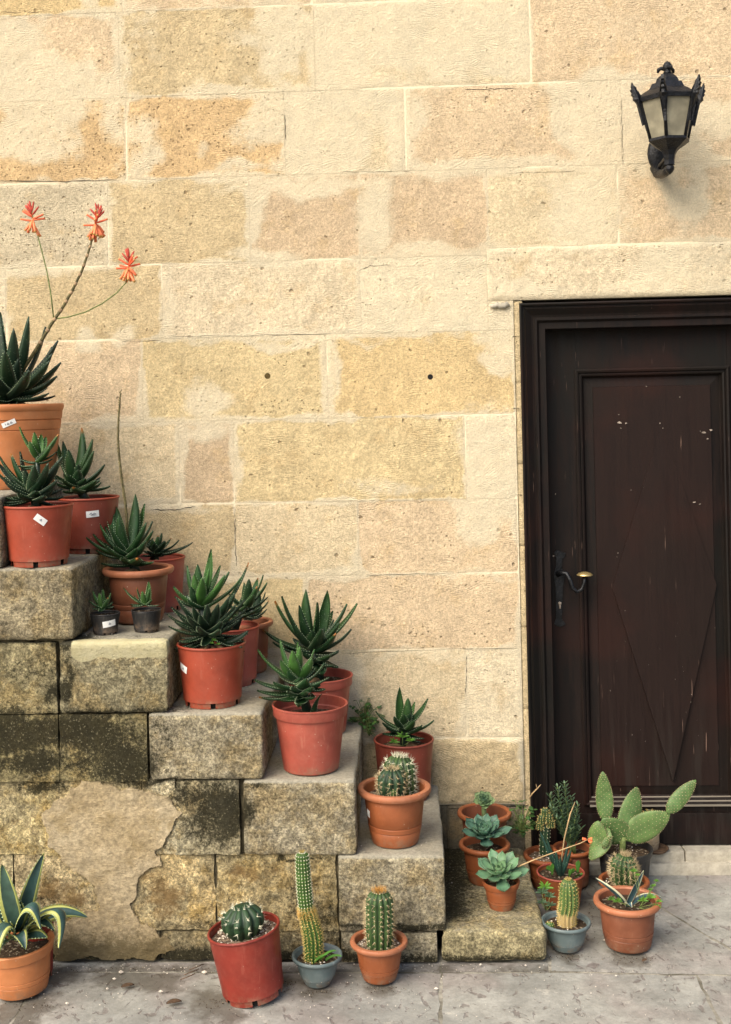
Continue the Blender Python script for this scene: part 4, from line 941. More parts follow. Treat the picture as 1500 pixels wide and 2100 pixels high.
        mb = MB(); mb.lathe([(L(.83)-t, H-bh), (rt-.004, H-bh), (rt-.0025, H-bh+.003), (rt-.002, H-.006), (rt, H-.005), (rt, H-.001), (rt-.003, H), (rt-.006, H-.002), (rt-.007, H-bh*.9), (L(.83)-t, H-bh*1.05)], N); fin(mb, 'rim', M[rimmat or mat], b, angle=35)
        inner = lambda h: L(h)-t
    elif style == 'bowl':
        wr = rt*.90
        L = lambda h: rb+(wr-rb)*(h**.8)
        mb = MB(); pr = [(0, .003), (rb*.92, .001), (rb, .006), (L(.27), H*.27), (L(.285)-.001, H*.285), (L(.30)+.0008, H*.30), (L(.55), H*.55), (L(.9), H*.9), (wr, H-.003), (wr-t, H-.004), (L(.75)-t, H*.75), (L(.7)-t*2, H*.72), (L(.3)-t*2, H*.3)]
        mb.lathe(pr, N); b = fin(mb, 'pot', M[mat], angle=40)
        mb = MB(); q = rt*.05; mb.lathe([(wr-.001, H-.008), (rt-q*.4, H-.010), (rt, H-.006), (rt-q*.2, H-.001), (rt-q, H+.0005), (wr+.0, H-.001), (wr-t*.8, H-.006)], N); fin(mb, 'rim', M[rimmat or mat], b)
        inner = lambda h: L(h)-t*1.5
    elif style == 'planter':
        L = lambda h: lerp(h*.88)
        mb = MB(); pr = [(0, .003), (rb*.96, .001), (rb, .008), (L(.45), H*.45), (L(.68), H*.68), (L(.69)-.002, H*.69), (L(.70)+.001, H*.70), (L(.80)+.001, H*.80), (L(.81)-.002, H*.81), (L(.82)+.002, H*.82), (L(.91)+.002, H-.024), (L(.9)-.004, H-.022), (L(.5)-.006, H*.5)]
        mb.lathe(pr, N, jit=.01); b = fin(mb, 'pot', M[mat], angle=35)
        mb = MB(); mb.lathe([(L(.91)-.004, H-.026), (rt-.010, H-.027), (rt-.003, H-.020), (rt, H-.010), (rt-.001, H-.002), (rt-.004, H), (rt-.016, H-.001), (rt-.020, H-.006), (L(.9)-.006, H-.03)], N, jit=.005); fin(mb, 'rim', M[rimmat or mat], b, angle=60)
        inner = lambda h: L(h)-.006
    p.sz = H*soilz; ri = inner(soilz)+.001
    # soil: lumpy disc
    mb = MB(); vs = [(0, 0, p.sz+.004)]; nr, ns = 7, 28
    for i in range(1, nr+1):
        for j in range(ns):
            a = 2*math.pi*j/ns; r = ri*i/nr; vs.append((r*math.cos(a), r*math.sin(a), p.sz+random.uniform(-.002, .003)*(i < nr)))
    fs = [(0, 1+j, 1+(j+1) % ns) for j in range(ns)]+[(1+(i-1)*ns+j, 1+i*ns+j, 1+i*ns+(j+1) % ns, 1+(i-1)*ns+(j+1) % ns) for i in range(1, nr) for j in range(ns)]
    mb.add(vs, fs); sl = fin(mb, 'soil', M[soil])
    if grit:
        mb = MB()
        for _ in range(grit):
            a = random.random()*6.28; r = ri*math.sqrt(random.random())*.95; s = random.uniform(.0012, .0030)*(1+rt*3)
            c = Vector((r*math.cos(a), r*math.sin(a), p.sz+.003)); pebble(mb, c, s)
        fin(mb, 'grit', M['pebble'], sl, False, kind='stuff')
    p.soil = sl; p.pot = b; p.ri = ri
    p.top = TM @ Vector((0, 0, p.sz+.002)); p.Y = Yc; p.sc = sc
    if sticker:
        for stk in (sticker if isinstance(sticker, list) else [sticker]):
            sx, sy, sw, sh, rot = stk[:5]
            # where the sight line meets the pot wall
            d = ray(sx, sy); best = None
            for i in range(600):
                q = CAM+d*((3.0+i*.0025)/d.y*.97)
                lq = TM.inverted() @ q
                if 0 < lq.z < H and math.hypot(lq.x, lq.y) <= inner(lq.z/H)+t+.0005: best = q; break
            if best is None: continue
            lq = TM.inverted() @ best; a0 = math.atan2(lq.y, lq.x); mb = MB(); vs = []; nx, nz_ = 8, 3; pick = []
            for i in range(nz_):
                for j in range(nx):
                    u = (j/(nx-1)-.5)*sw*sc; v = (i/(nz_-1)-.5)*sh*sc; uu = u*math.cos(R(rot))-v*math.sin(R(rot)); vv_ = u*math.sin(R(rot))+v*math.cos(R(rot))
                    zl = lq.z+vv_; rad_ = inner(zl/H)+t+.0016; a = a0+uu/rad_; vs.append((rad_*math.cos(a), rad_*math.sin(a), zl))
            fs = [(i*nx+j, i*nx+j+1, (i+1)*nx+j+1, (i+1)*nx+j) for i in range(nz_-1) for j in range(nx-1)]
            mb.add(vs, fs); st = fin(mb, 'price_sticker', M['paper'], b)
            if len(stk) > 5:   # handwritten strokes
                mb = MB()
                for stroke in stk[5]:
                    pts = []
                    for (u, v) in stroke:
                        u = u*sw*sc*.5; v = v*sh*sc*.5; uu = u*math.cos(R(rot))-v*math.sin(R(rot)); vv_ = u*math.sin(R(rot))+v*math.cos(R(rot))
                        zl = lq.z+vv_; rad_ = inner(zl/H)+t+.0021; a = a0+uu/rad_; pts.append((rad_*math.cos(a), rad_*math.sin(a), zl))
                    mb.tube(pts, .0009, 4)
                fin(mb, 'handwriting', M['ink'], st)
    return p
def pebble(mb, c, s, mi=0):
    o = [Vector((random.uniform(.6, 1.2)*a, random.uniform(.6, 1.2)*b, random.uniform(.5, .9)*d))*s for a, b, d in ((1,0,0), (-1,0,0), (0,1,0), (0,-1,0), (0,0,1), (0,0,-1))]
    mb.add([Vector(c)+q for q in o], [(0,2,4), (2,1,4), (1,3,4), (3,0,4), (2,0,5), (1,2,5), (3,1,5), (0,3,5)], mi)

# ================================================================== leaves
def bez(a, b, c, t): return a*(1-t)**2+b*2*t*(1-t)+c*t*t
PROF = {'aloe': lambda t: (1-t)**.75*(.78+.9*t)*(1.0 if t > .08 else .9), 'agave': lambda t: (1-t)**.6*(.62+1.25*t*(1-t)+.45*t), 'spoon': lambda t: (.30+1.25*t**.9)*(1-t**5)**.9*min(1, ((1-t)/.22)**.6), 'oval': lambda t: math.sin(math.pi*min(1, max(0, .04+.94*t)))**.8, 'blade': lambda t: (1-t)**.5*(.7+.3*t), 'flower': lambda t: .75+.35*math.sin(t*3)}
def leaf(mb, base, ctrl, tip, W, side=None, thick=.22, chan=.25, prof='aloe', nt_=12, youth=0.0, teeth=0, up=None, toothmat=1, mi=0):
    base, ctrl, tip = Vector(base), Vector(ctrl), Vector(tip)
    us = [(-1, 0), (-.72, 0), (-.35, 0), (0, 0), (.35, 0), (.72, 0), (1, 0), (.6, 1), (0, 1), (-.6, 1)]
    K = len(us); vs = []; cs = []; L = 0; f = PROF[prof]; marg = []
    for i in range(nt_+1):
        t = i/nt_; p = bez(base, ctrl, tip, t); e = .01
        tg = (bez(base, ctrl, tip, min(1, t+e))-bez(base, ctrl, tip, max(0, t-e))).normalized()
        s = side if side is not None else tg.cross(up if up is not None else Vector((0, 0, 1)))
        s = (s-tg*s.dot(tg))
        if s.length < 1e-3: s = Vector((1, 0, 0))
        s.normalize(); nrm = s.cross(tg).normalized()
        w_ = W*max(.012, f(min(t, .999)))
        for (u, lo_) in us:
            if lo_: h = -W*thick*(1-u*u)**.5*max(.1, (1-t)**.6)
            else: h = W*chan*(u*u-1)*.8*(f(min(t, .999)))
            h += W*chan*.5*u*u
            vs.append(p+s*(u*w_)+nrm*h); cs.append((abs(u) if not lo_ else abs(u)*.8, t, min(1, youth+.0), 1))
        marg.append((p+s*w_+nrm*(W*chan*.5), p-s*w_+nrm*(W*chan*.5), s.copy(), tg.copy()))
    fs = [(i*K+j, (i+1)*K+j, (i+1)*K+(j+1) % K, i*K+(j+1) % K) for i in range(nt_) for j in range(K)]
    fs.append(tuple(range(K))); fs.append(tuple(nt_*K+j for j in range(K))[::-1])
    mb.add(vs, fs, mi, cs)
    if teeth:
        ln = sum((marg[i+1][0]-marg[i][0]).length for i in range(nt_)); cnt = max(3, int(ln/teeth))
        for c in range(1, cnt):
            q = c/cnt*nt_; i = min(nt_-1, int(q)); fr = q-i
            for sd_ in (0, 1):
                p = marg[i][sd_].lerp(marg[i+1][sd_], fr); s = marg[i][2]*(1 if sd_ == 0 else -1); tg = marg[i][3]; z = teeth*.28*(1.2-.5*c/cnt)
                mb.add([p+tg*z-s*z*.3, p-tg*z-s*z*.3, p+s*z*1.15+tg*z*.7, p-s*z*.2+s.cross(tg)*z*.7], [(0, 1, 2), (1, 3, 2), (3, 0, 2)], toothmat, [(0, 0, 0, 1)]*4)
def mkleaf(parent, *a, mat='aloe', name='leaf', **k):
    mb = MB(); leaf(mb, *a, **k); return mb.build(name, [M[mat], M['tooth']], parent)
def aloe(P, crown, tips, W0, mat='aloe', stem=True, teeth=.0075, youthc=.6, fill=8, lowfill=.5, seed=1, bendy=.12, fillang=(-.15, .9)):
    """crown: pixel where the leaves join; tips: (px, py, toward camera metres[, youth[, width factor]])"""
    W = W0*1.5; fill = int(fill*2.1); rs = random.Random(seed); Y = P.Y; c = hy(crown[0], crown[1], Y); foot = P.top
    if stem and c.z-foot.z > .012:
        mb = MB(); mb.tube([foot-Vector((0, 0, .01)), foot.lerp(c, .5), c+Vector((0, 0, .01))], [W*.62, W*.55, W*.35], 10); mb.build('stem', M['aloedark'], P.root)
    Ls = []
    for tp in tips:
        dz = tp[2] if len(tp) > 2 else 0; tipw = hy(tp[0], tp[1], Y-dz); yth = tp[3] if len(tp) > 3 else 0; wf = tp[4] if len(tp) > 4 else 1
        d = tipw-c; ln = d.length; hor = Vector((d.x, d.y, 0)); el = math.atan2(d.z, hor.length)
        low = max(0, .9-el)/1.6
        bpos = c.lerp(Vector((foot.x, foot.y, max(foot.z, c.z-.09))), min(1, low*.75)) if stem else c.copy()
        bpos = bpos+(hor.normalized()*W*.35 if hor.length > 1e-4 else Vector())
        d = tipw-bpos; ln = d.length; hor = Vector((d.x, d.y, 0))
        hn = hor.normalized() if hor.length > 1e-4 else Vector((1, 0, 0))
        ctrl = bpos+d*.5+hn*ln*bendy*(.5+.5*math.cos(el))-Vector((0, 0, ln*bendy*(1.0-.2*rs.random())))
        up = Vector((-hn.x*.35, -hn.y*.35, 1)) if el < 1.2 else Vector((-hn.x, -hn.y, .3))
        side = d.cross(Vector((0, 0, 1)))
        if side.length < ln*.3: side = side+Vector((ln*.4*rs.choice((-1, 1)), ln*.25, 0))
        ww = W*wf*(.8+.25*min(1, ln/(W*7)))
        side = side+Vector((rs.uniform(-.2, .2), rs.uniform(-.2, .2), rs.uniform(-.15, .15)))*ln
        mkleaf(P.root, bpos, ctrl, tipw, ww, mat=mat if not (yth < -.5 or rs.random() < .12) else 'aloetip', side=side, youth=max(0, yth)+rs.uniform(0, .18), teeth=teeth, thick=.34, chan=.32)
        Ls.append(ln)
    Lm = sum(Ls)/len(Ls)
    if W0 > .011:
        for i in range(3):   # withered leaves hanging at the foot
            az = rs.uniform(-2.9, -.2); hn = Vector((math.cos(az), math.sin(az), 0)); b0 = foot+hn*W*.5+Vector((0, 0, rs.uniform(.0, .012))); ln = min(Lm*rs.uniform(.35, .6), P.ri*.9)
            mkleaf(P.root, b0, b0+hn*ln*.6+Vector((0, 0, ln*.25)), b0+hn*ln+Vector((rs.uniform(-.01, .01), 0, -.002)), W*.55, mat='dryleaf', name='dry_leaf', thick=.12, chan=.5, side=Vector((-hn.y, hn.x, rs.uniform(-.5, .5))))
    for i in range(fill):
        az = -math.pi/2+rs.uniform(-1.6, 1.6) if i % 4 else rs.uniform(0, 3.14); el = rs.uniform(*fillang)-(.25 if i % 3 == 0 else 0); ln = Lm*rs.uniform(.55, .85)
        hn = Vector((math.cos(az), math.sin(az), 0)); low = max(0, .9-el)/1.6
        bpos = c.lerp(Vector((foot.x, foot.y, max(foot.z, c.z-.09))), min(1, low*.7)) if stem else c.copy()
        d = (hn*math.cos(el)+Vector((0, 0, math.sin(el))))*ln
        tipw = bpos+d
        mkleaf(P.root, bpos+hn*W*.3, bpos+d*.5+hn*ln*bendy-Vector((0, 0, ln*bendy)), tipw, W*rs.uniform(.8, 1), mat=mat, side=d.cross(Vector((0, 0, 1)))+Vector((rs.uniform(-.1, .1), 0, rs.uniform(-.1, .1)))*ln, youth=rs.uniform(0, .15), teeth=teeth, thick=.34, chan=.32)

# ================================================================== cacti
def cactus(P, pts, radii, ribs, mat, spine='spinew', areole=.010, slen=.010, nsp=5, depth=.22, tuft=None, name='cactus_body', nring=26, parent=None, dome=True, asz=.17):
    """ribbed body along a path of points with radii"""
    parent = parent or P.root; pts = [Vector(p) for p in pts]
    def path(t):
        q = t*(len(pts)-1); i = min(len(pts)-2, int(q)); f = q-i
        p0 = pts[max(0, i-1)]; p1 = pts[i]; p2 = pts[i+1]; p3 = pts[min(len(pts)-1, i+2)]
        v = .5*((2*p1)+(p2-p0)*f+(2*p0-5*p1+4*p2-p3)*f*f+(3*p1-p0-3*p2+p3)*f**3)
        rr = radii[i]+(radii[i+1]-radii[i])*(f*f*(3-2*f)); return v, rr
    L = sum((pts[i+1]-pts[i]).length for i in range(len(pts)-1))
    per = 6; N = ribs*per; vs = []; cs = []; sp = MB(); ar = MB(); rs = random.Random(int(pts[0].x*9999) & 1023)
    rings = []
    for i in range(nring+1):
        t = i/nring; c, r = path(t)
        tg = (path(min(1, t+.02))[0]-path(max(0, t-.02))[0]).normalized()
        if dome:
            rem = (1-t)*L; R_ = radii[-1]
            if rem < R_: r = r*math.sqrt(max(0, 1-((R_-rem)/R_)**2))+.0006
        a_ = tg.cross(Vector((0, 1, 0))).normalized(); b_ = tg.cross(a_)
        rings.append((c, r, a_, b_, tg))
        for j in range(N):
            th = 2*math.pi*j/N; k = abs(math.sin(th*ribs/2)); m = 1-depth*(1-k)**1.3
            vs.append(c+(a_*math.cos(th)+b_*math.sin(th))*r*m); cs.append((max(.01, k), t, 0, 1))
    fs = [(i*N+j, i*N+(j+1) % N, (i+1)*N+(j+1) % N, (i+1)*N+j) for i in range(nring) for j in range(N)]
    fs.append(tuple(nring*N+j for j in range(N)))
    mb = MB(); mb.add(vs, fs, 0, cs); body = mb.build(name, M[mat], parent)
    na = max(3, int(L/areole))
    for a in range(na+1):
        t = (a+.3)/(na+.6); i = int(t*nring); i = min(nring-1, i); c, r, A, B_, tg = rings[i]; c2 = rings[i+1]; f = t*nring-i
        c = c.lerp(c2[0], f); r = r+(c2[1]-r)*f
        if r < .0015: continue
        for j in range(ribs):
            th = 2*math.pi*(j+.5)/ribs; d = A*math.cos(th)+B_*math.sin(th); p = c+d*r
            slope = (c2[1]-rings[i][1])/max(1e-5, (c2[0]-rings[i][0]).length); nr_ = (d-tg*slope*.7).normalized()
            pebble(ar, p, max(.0013, areole*asz))
            if d.y > .6: continue
            for q in range(nsp):
                rr = Vector((rs.uniform(-1, 1), rs.uniform(-1, 1), rs.uniform(-1, 1)))*.85+nr_; rr.normalize(); ln = slen*rs.uniform(.6, 1.15)
                o = rr.cross(Vector((.3, .5, .8))).normalized()*.00062*(1+slen*22); o2 = rr.cross(o).normalized()*o.length
                sp.add([p+o, p-o*.5+o2, p-o*.5-o2, p+rr*ln], [(0, 1, 3), (1, 2, 3), (2, 0, 3)])
    if tuft:
        c, r, A, B_, tg = rings[-1]
        for _ in range(tuft[0]):
            a = rs.random()*6.28; q = rs.random()*tuft[1]; p = c-tg*q*q*8+(A*math.cos(a)+B_*math.sin(a))*q; rr = (tg+(A*math.cos(a)+B_*math.sin(a))*rs.uniform(0, 1)).normalized()
            o = rr.cross(Vector((.3, .5, .8))).normalized()*.0006; o2 = rr.cross(o).normalized()*o.length
            sp.add([p+o, p-o*.5+o2, p-o*.5-o2, p+rr*tuft[2]*rs.uniform(.6, 1.1)], [(0, 1, 3), (1, 2, 3), (2, 0, 3)], 1)
    ar.build('areoles', M['spinew'], body, False, kind='stuff')
    sp.build('spines', [M[spine], M[tuft[3] if tuft else spine]], body, False, kind='stuff')
    return body

def weed(name, label, px, py, Y, n, rx, rz, size, mat='weed', root=None, cat='weed', lf='leaf', prof='oval', ry=None, seed=5, droop=0, group=None, spec=None):
    rs = random.Random(seed); c = hy(px, py, Y); ry = ry or rx*.6
    if root is None: root = empty(name, c, label, cat, group)
    st = MB()
    for i in range(n):
        a = rs.random()*6.28; q = rs.random()**.5; p = c+Vector((math.cos(a)*rx*q, rs.uniform(-1, 1)*ry*q, math.sin(a)*rz*q))
        az = rs.random()*6.28; d = Vector((math.cos(az)*.9, math.sin(az)*.7-.35, rs.uniform(-.6, .5)-droop)).normalized(); s = size*rs.uniform(.6, 1.15)
        mb = MB(); leaf(mb, p, p+d*s*.5+Vector((0, 0, s*.15)), p+d*s, s*.42 if prof == 'oval' else s*.18, thick=.05, chan=.12, prof=prof, nt_=5, youth=rs.random()*.8)
        mb.build(lf, M[mat], root)
        st.tube([c-Vector((0, 0, rz*.8)), c.lerp(p, .5)+Vector((0, 0, -rz*.2)), p], .0009, 5)
    st.build('stems', M['stalkgreen'], root)
    return root

# ------------------------------------------------------------------ the pots, one by one
S_ = dict
hw = [[(-.5, -.3), (-.5, .4)], [(-.25, -.3), (-.1, .35), (.05, -.3), (-.25, -.25)], [(.2, -.3), (.35, .35), (.5, -.3), (.2, -.25)]]
hw2 = [[(-.5, 0), (-.2, .4), (.0, -.3), (.2, .3), (.5, -.1)], [(-.3, -.3), (.4, -.35)]]
hw3 = [[(-.1, -.2), (.05, .3), (.2, -.2), (0, -.25)]]
p1 = pot('potted_aloe', 'flowering aloe in the large pale orange pot, topmost at the left edge', 'potted plant', (6, 830), 226, (8, 1006), 176, S6, 'planter', 'orange', soilz=.90, sticker=(18, 868, 28, 10, 22, hw))
p2 = pot('potted_aloe', 'dark aloe in a brick red pot with a tilted white sticker, upper left step', 'potted plant', (70, 1034), 150, (75, 1165), 118, S5, 'nursery', 'red', sticker=(83, 1066, 26, 14, -38, hw3))
p3 = pot('potted_aloe', 'spiky aloe in a dusty red pot with a level white sticker, upper left step', 'potted plant', (176, 1019), 130, (180, 1137), 104, S5, 'nursery', 'darkred', rimmat='red', sticker=(190, 1054, 26, 13, 4, hw2))
p4 = pot('potted_aloe', 'aloe with a tall dry flower stalk, behind two tiny black pots', 'potted plant', (279, 1163), 148, (282, 1283), 98, S4, 'thick', 'brown', 'terrarim')
p5 = pot('potted_aloe', 'low dark aloe in a red pot, behind the aloe with the dry flower stalk', 'potted plant', (318, 1142), 122, (318, 1258), 98, S4, 'nursery', 'redpink', rimmat='red')
p6 = pot('potted_aloe', 'tiny aloe in a small black pot with a white sticker', 'potted plant', (214, 1257), 65, (213, 1304), 49, S4, 'nursery', 'black', sticker=(224, 1279, 28, 13, 8, hw3))
p7 = pot('potted_aloe', 'tiny aloe in a small black pot without a sticker', 'potted plant', (298, 1250), 65, (299, 1299), 50, S4, 'nursery', 'black')
p8 = pot('potted_aloe', 'bushy aloe in a bright orange red pot with a torn sticker at its left', 'potted plant', (430, 1317), 147, (433, 1456), 116, S3, 'nursery', 'red', sticker=(377, 1370, 26, 15, -18, hw3))
p9 = pot('potted_aloe', 'half empty red pot with a leaning aloe, squeezed behind the bushy aloe', 'potted plant', (472, 1283), 124, (470, 1412), 100, S3, 'nursery', 'redpink', rimmat='red', soilz=.75, sticker=(496, 1337, 10, 12, 0))
p10 = pot('potted_aloe', 'aloe in a brown thick-rimmed pot against the wall, rearmost behind the bushy aloe', 'potted plant', (503, 1273), 112, (503, 1377), 80, S3, 'thick', 'brown', 'terrarim', soilz=.8)
p11 = pot('potted_aloe', 'aloe in a faded red ribbed pot with a wide collar', 'potted plant', (634, 1442), 156, (637, 1594), 114, S2, 'band', 'redpink', soilz=.78)
p12 = pot('potted_aloe', 'large spreading aloe in a pinkish collared pot, behind the ribbed collared pot', 'potted plant', (655, 1384), 134, (660, 1512), 100, S2, 'band', 'redpink', soilz=.85)
p13 = pot('potted_aloe', 'small dark aloe in a maroon pot with bright green seedlings', 'potted plant', (829, 1515), 125, (830, 1636), 100, S1, 'nursery', 'darkred', soilz=.82)
p14 = pot('potted_cactus', 'two round spiny cacti in one terracotta pot on the stairs', 'potted plant', (808, 1612), 152, (812, 1744), 97, S1, 'thick', 'terra', 'terrarim', soil='gravelsoil', soilz=.80, grit=60, sticker=(757, 1668, 12, 16, -10))
p15 = pot('potted_succulent', 'small pale green rosette, rearmost of the three potted rosettes by the door', 'potted plant', (995, 1664), 111, (997, 1784), 74, S0, 'thick', 'brown', 'terra', soilz=.75)
p16 = pot('potted_succulent', 'wide blue green rosette filling a terracotta pot, middle of the three rosettes', 'potted plant', (995, 1729), 105, (997, 1822), 68, S0, 'thick', 'terra', soilz=.8)
p17 = pot('potted_succulent', 'open pale green rosette in a tiny terracotta pot, front one of the three rosettes', 'potted plant', (1028, 1806), 78, (1031, 1874), 50, S0, 'small', 'terra', soilz=.85)
p18 = pot('potted_cactus', 'knobby olive topped cactus and pale pebbles in a terracotta pot beside the door jamb', 'potted plant', (1128, 1751), 102, (1128, 1832), 70, 0.0, 'thick', 'terra', soil='gravelsoil', soilz=.85, grit=50)
p19 = pot('potted_shrub', 'small leafy dark green shrub in a brown red pot against the door', 'potted plant', (1176, 1738), 80, (1178, 1800), 60, 0.0, 'thick', 'brown', 'terra', soilz=.8)
p20 = pot('potted_succulent', 'narrow mottled dark leaves in a red brown pot', 'potted plant', (1152, 1788), 100, (1154, 1872), 72, 0.0, 'nursery', 'terra', rimmat='redpink', soilz=.86)
p20.root['label'] = 'narrow mottled dark leaves in a red brown pot behind the corky column cactus'
p21 = pot('potted_cactus', 'column cactus with a corky beige foot in a grey blue pot', 'potted plant', (1163, 1888), 101, (1164, 1958), 60, 0.0, 'bowl', 'blue', soilz=.82, grit=12)
p22 = pot('potted_prickly_pear', 'green prickly pear with broad flat pads in a large black pot before the door', 'potted plant', (1285, 1738), 112, (1285, 1824), 88, 0.0, 'band', 'black', soilz=.86, grit=22)
p23 = pot('potted_cactus', 'round tan spined cactus between the prickly pear and the small striped agave', 'potted plant', (1283, 1804), 103, (1284, 1880), 72, 0.0, 'thick', 'terra', soilz=.84, grit=10)
p24 = pot('potted_agave', 'young striped agave and weeds in a wide brown pot, front right by the door', 'potted plant', (1290, 1843), 136, (1293, 1960), 92, 0.0, 'thick', 'brown', 'terrarim', soilz=.84)
p25 = pot('potted_cactus', 'small cactus in a cream pot on the doorstep behind the prickly pear', 'potted plant', (1334, 1690), 44, (1336, 1748), 34, .069, 'small', 'creampot', depth=.045, soilz=.9)
p26 = pot('potted_cactus', 'dark round ribbed cactus in a tilted bright red pot on the pavement', 'potted plant', (507, 1901), 155, (516, 2068), 124, 0.0, 'nursery', 'deepred', soil='gravelsoil', soilz=.88, tilt=8, grit=150)
p27 = pot('potted_cactus', 'tall bent finger shaped cactus in a small grey blue pot', 'potted plant', (650, 1957), 105, (651, 2030), 56, 0.0, 'bowl', 'blue', soilz=.80, grit=10)
p28 = pot('potted_cactus', 'short column cactus with an orange tuft in a terracotta pot', 'potted plant', (777, 1927), 119, (779, 2024), 70, 0.0, 'thick', 'terra', 'terrarim', soil='gravelsoil', soilz=.82, grit=60)
p29 = pot('potted_agave', 'large agave with yellow edged leaves in a tilted orange pot, bottom left corner', 'potted plant', (40, 1934), 150, (48, 2056), 106, 0.0, 'small', 'orange', soilz=.85, tilt=4.5)
p30 = pot('empty_pot', 'small red pot mostly hidden behind the yellow edged agave', 'pot', (78, 1886), 64, (78, 1968), 50, 0.0, 'nursery', 'deepred', depth=-.665-.03, soilz=.7)

# ------------------------------------------------------------------ aloes
aloe(p1, (22, 800), [(0, 640, .02), (60, 649, .05, .1), (29, 673, .10), (95, 670, -.02, 0, 1.2), (120, 699, .03), (108, 712, -.08), (108, 726, .09), (102, 741, .13), (126, 744, .05), (118, 772, .08), (101, 807, .10, 0, .7), (-70, 700, .05), (-90, 760, .05), (-40, 650, -.05), (-60, 800, .1), (10, 720, .16), (60, 760, .18), (-20, 760, .18)], .0195, 'aloedark', fill=10, seed=2, teeth=.011)
aloe(p3, (152, 985), [(167, 877, 0, .25), (191, 901, .02, .2), (193, 925, .05, .1), (216, 953, .03), (140, 922, .07), (111, 894, -.02, .3), (197, 985, .06), (208, 990, .02), (128, 905, -.03, .2), (90, 960, .0), (150, 1000, .1)], .0170, 'aloe', fill=8, seed=3, teeth=.008)
aloe(p2, (66, 1000), [(21, 930, .02), (-3, 935, .03, .25), (-8, 968, .06), (129, 936, .03), (123, 943, .07), (40, 926, -.02), (-5, 950, -.03), (118, 985, .08), (36, 1012, .10), (90, 1018, .10), (110, 1003, .05), (10, 990, .08), (70, 955, .11), (100, 950, .10)], .0165, 'aloedark', fill=12, seed=4, teeth=.008)
aloe(p2, (77, 930), [(39, 875, .02, .7), (70, 886, .05, .6), (120, 891, .02, .6), (84, 890, -.02, .9), (105, 912, .05, .2), (60, 905, .05, .3), (95, 895, -.03, .6)], .0115, 'aloemid', stem=True, fill=3, seed=5, teeth=.007)
aloe(p4, (258, 1130), [(277, 1013, -.02, .1), (298, 1033, -.04, .3), (301, 1072, .05), (314, 1069, .0), (315, 1089, .06), (218, 1027, -.03, .3), (238, 1038, -.05, .3), (196, 1061, .0, .2), (190, 1096, .02, .25), (176, 1103, .05, .15), (244, 1058, .05, .1), (300, 1110, .09), (215, 1120, .1), (250, 1145, .11), (282, 1146, .12, .0, 1.3), (308, 1153, .05), (207, 1156, .06)], .0165, 'aloemid', fill=6, seed=6, teeth=.0075)
aloe(p5, (318, 1125), [(333, 1093, 0, .4), (325, 1098, .02, .5), (368, 1108, .02), (396, 1113, .0), (311, 1106, .03, .3), (352, 1104, -.02), (300, 1115, .02), (340, 1110, .06), (380, 1122, .04)], .0120, 'aloedark', fill=7, seed=7, teeth=.007)
aloe(p6, (211, 1247), [(210, 1207, 0, .4), (228, 1216, .01, .35), (190, 1212, .01, .3), (182, 1232, .02, .1), (203, 1216, .03, .5), (222, 1226, .03, .3), (232, 1235, 0)], .0078, 'aloemid', stem=False, fill=2, seed=8, teeth=.0055)
aloe(p7, (298, 1240), [(305, 1191, 0, .5), (253, 1206, .0, .3), (280, 1205, .01, .4), (312, 1230, .02, .1), (292, 1212, .03, .5), (308, 1205, .02, .4), (275, 1222, .02)], .0078, 'aloemid', stem=False, fill=2, seed=9, teeth=.0055)
aloe(p9, (505, 1235), [(541, 1179, .0, .2), (549, 1195, .02, .2), (550, 1225, .0), (511, 1187, .03), (530, 1185, -.02, .1), (538, 1244, .03), (500, 1195, 0), (528, 1203, .06, .2), (520, 1220, .08)], .0125, 'aloe', fill=8, seed=10, teeth=.007)
aloe(p10, (520, 1250), [(545, 1215, 0, .1), (552, 1232, .0), (530, 1208, 0), (548, 1250, .02), (510, 1215, -.01)], .0115, 'aloedark', fill=4, seed=11, teeth=.007)
aloe(p8, (408, 1232), [(434, 1126, .0, .35), (383, 1160, .0, .2), (405, 1157, .04, .1), (398, 1178, .08, .5), (355, 1204, .05, .35, 1.2), (453, 1160, -.03, .5), (471, 1173, .03, .1), (462, 1180, .07, .4), (496, 1185, .0, .3), (415, 1185, .09, .8), (430, 1165, .03, .6)], .0150, 'aloemid', fill=3, seed=12, teeth=.0075)
aloe(p8, (425, 1275), [(342, 1260, .05, .1), (511, 1154, -.05, -1), (503, 1230, .03, .1), (484, 1215, .06), (358, 1276, .07), (484, 1241, .08), (350, 1245, .0), (370, 1240, .08), (500, 1262, .05), (470, 1285, .09), (385, 1290, .09), (440, 1250, .13), (410, 1262, .13), (455, 1275, .12), (365, 1262, .1), (490, 1200, -.03), (480, 1255, .1), (395, 1245, .12), (362, 1228, .06), (470, 1225, .1), (448, 1238, .14), (382, 1262, .14), (425, 1240, .15), (505, 1250, .0), (345, 1285, .03), (492, 1272, .07), (405, 1285, .15), (450, 1292, .14)], .0128, 'aloedark', fill=16, seed=13, teeth=.007, fillang=(-.4, .6))
mkleaf(p8.root, hy(462, 1318, p8.Y-.02), hy(490, 1312, p8.Y-.04), hy(511, 1293, p8.Y-.02), .011, mat='aloe', side=Vector((0, .3, 1)), teeth=.007)
aloe(p12, (640, 1320), [(627, 1209, .0, .25), (671, 1210, -.02, .3), (577, 1223, .03), (563, 1233, .0, .3), (650, 1235, .05, .2), (713, 1239, .0, .2), (734, 1238, -.03, .5), (684, 1253, -.05, .4), (697, 1277, .05), (722, 1291, .03), (538, 1292, .04), (559, 1318, .06), (613, 1242, .08), (690, 1300, .08), (600, 1280, .09), (660, 1290, .11), (640, 1352, .09), (676, 1345, .06), (696, 1335, .03), (655, 1372, .06), (622, 1340, .06), (684, 1366, .05)], .0195, 'aloe', fill=6, seed=14, teeth=.0085)
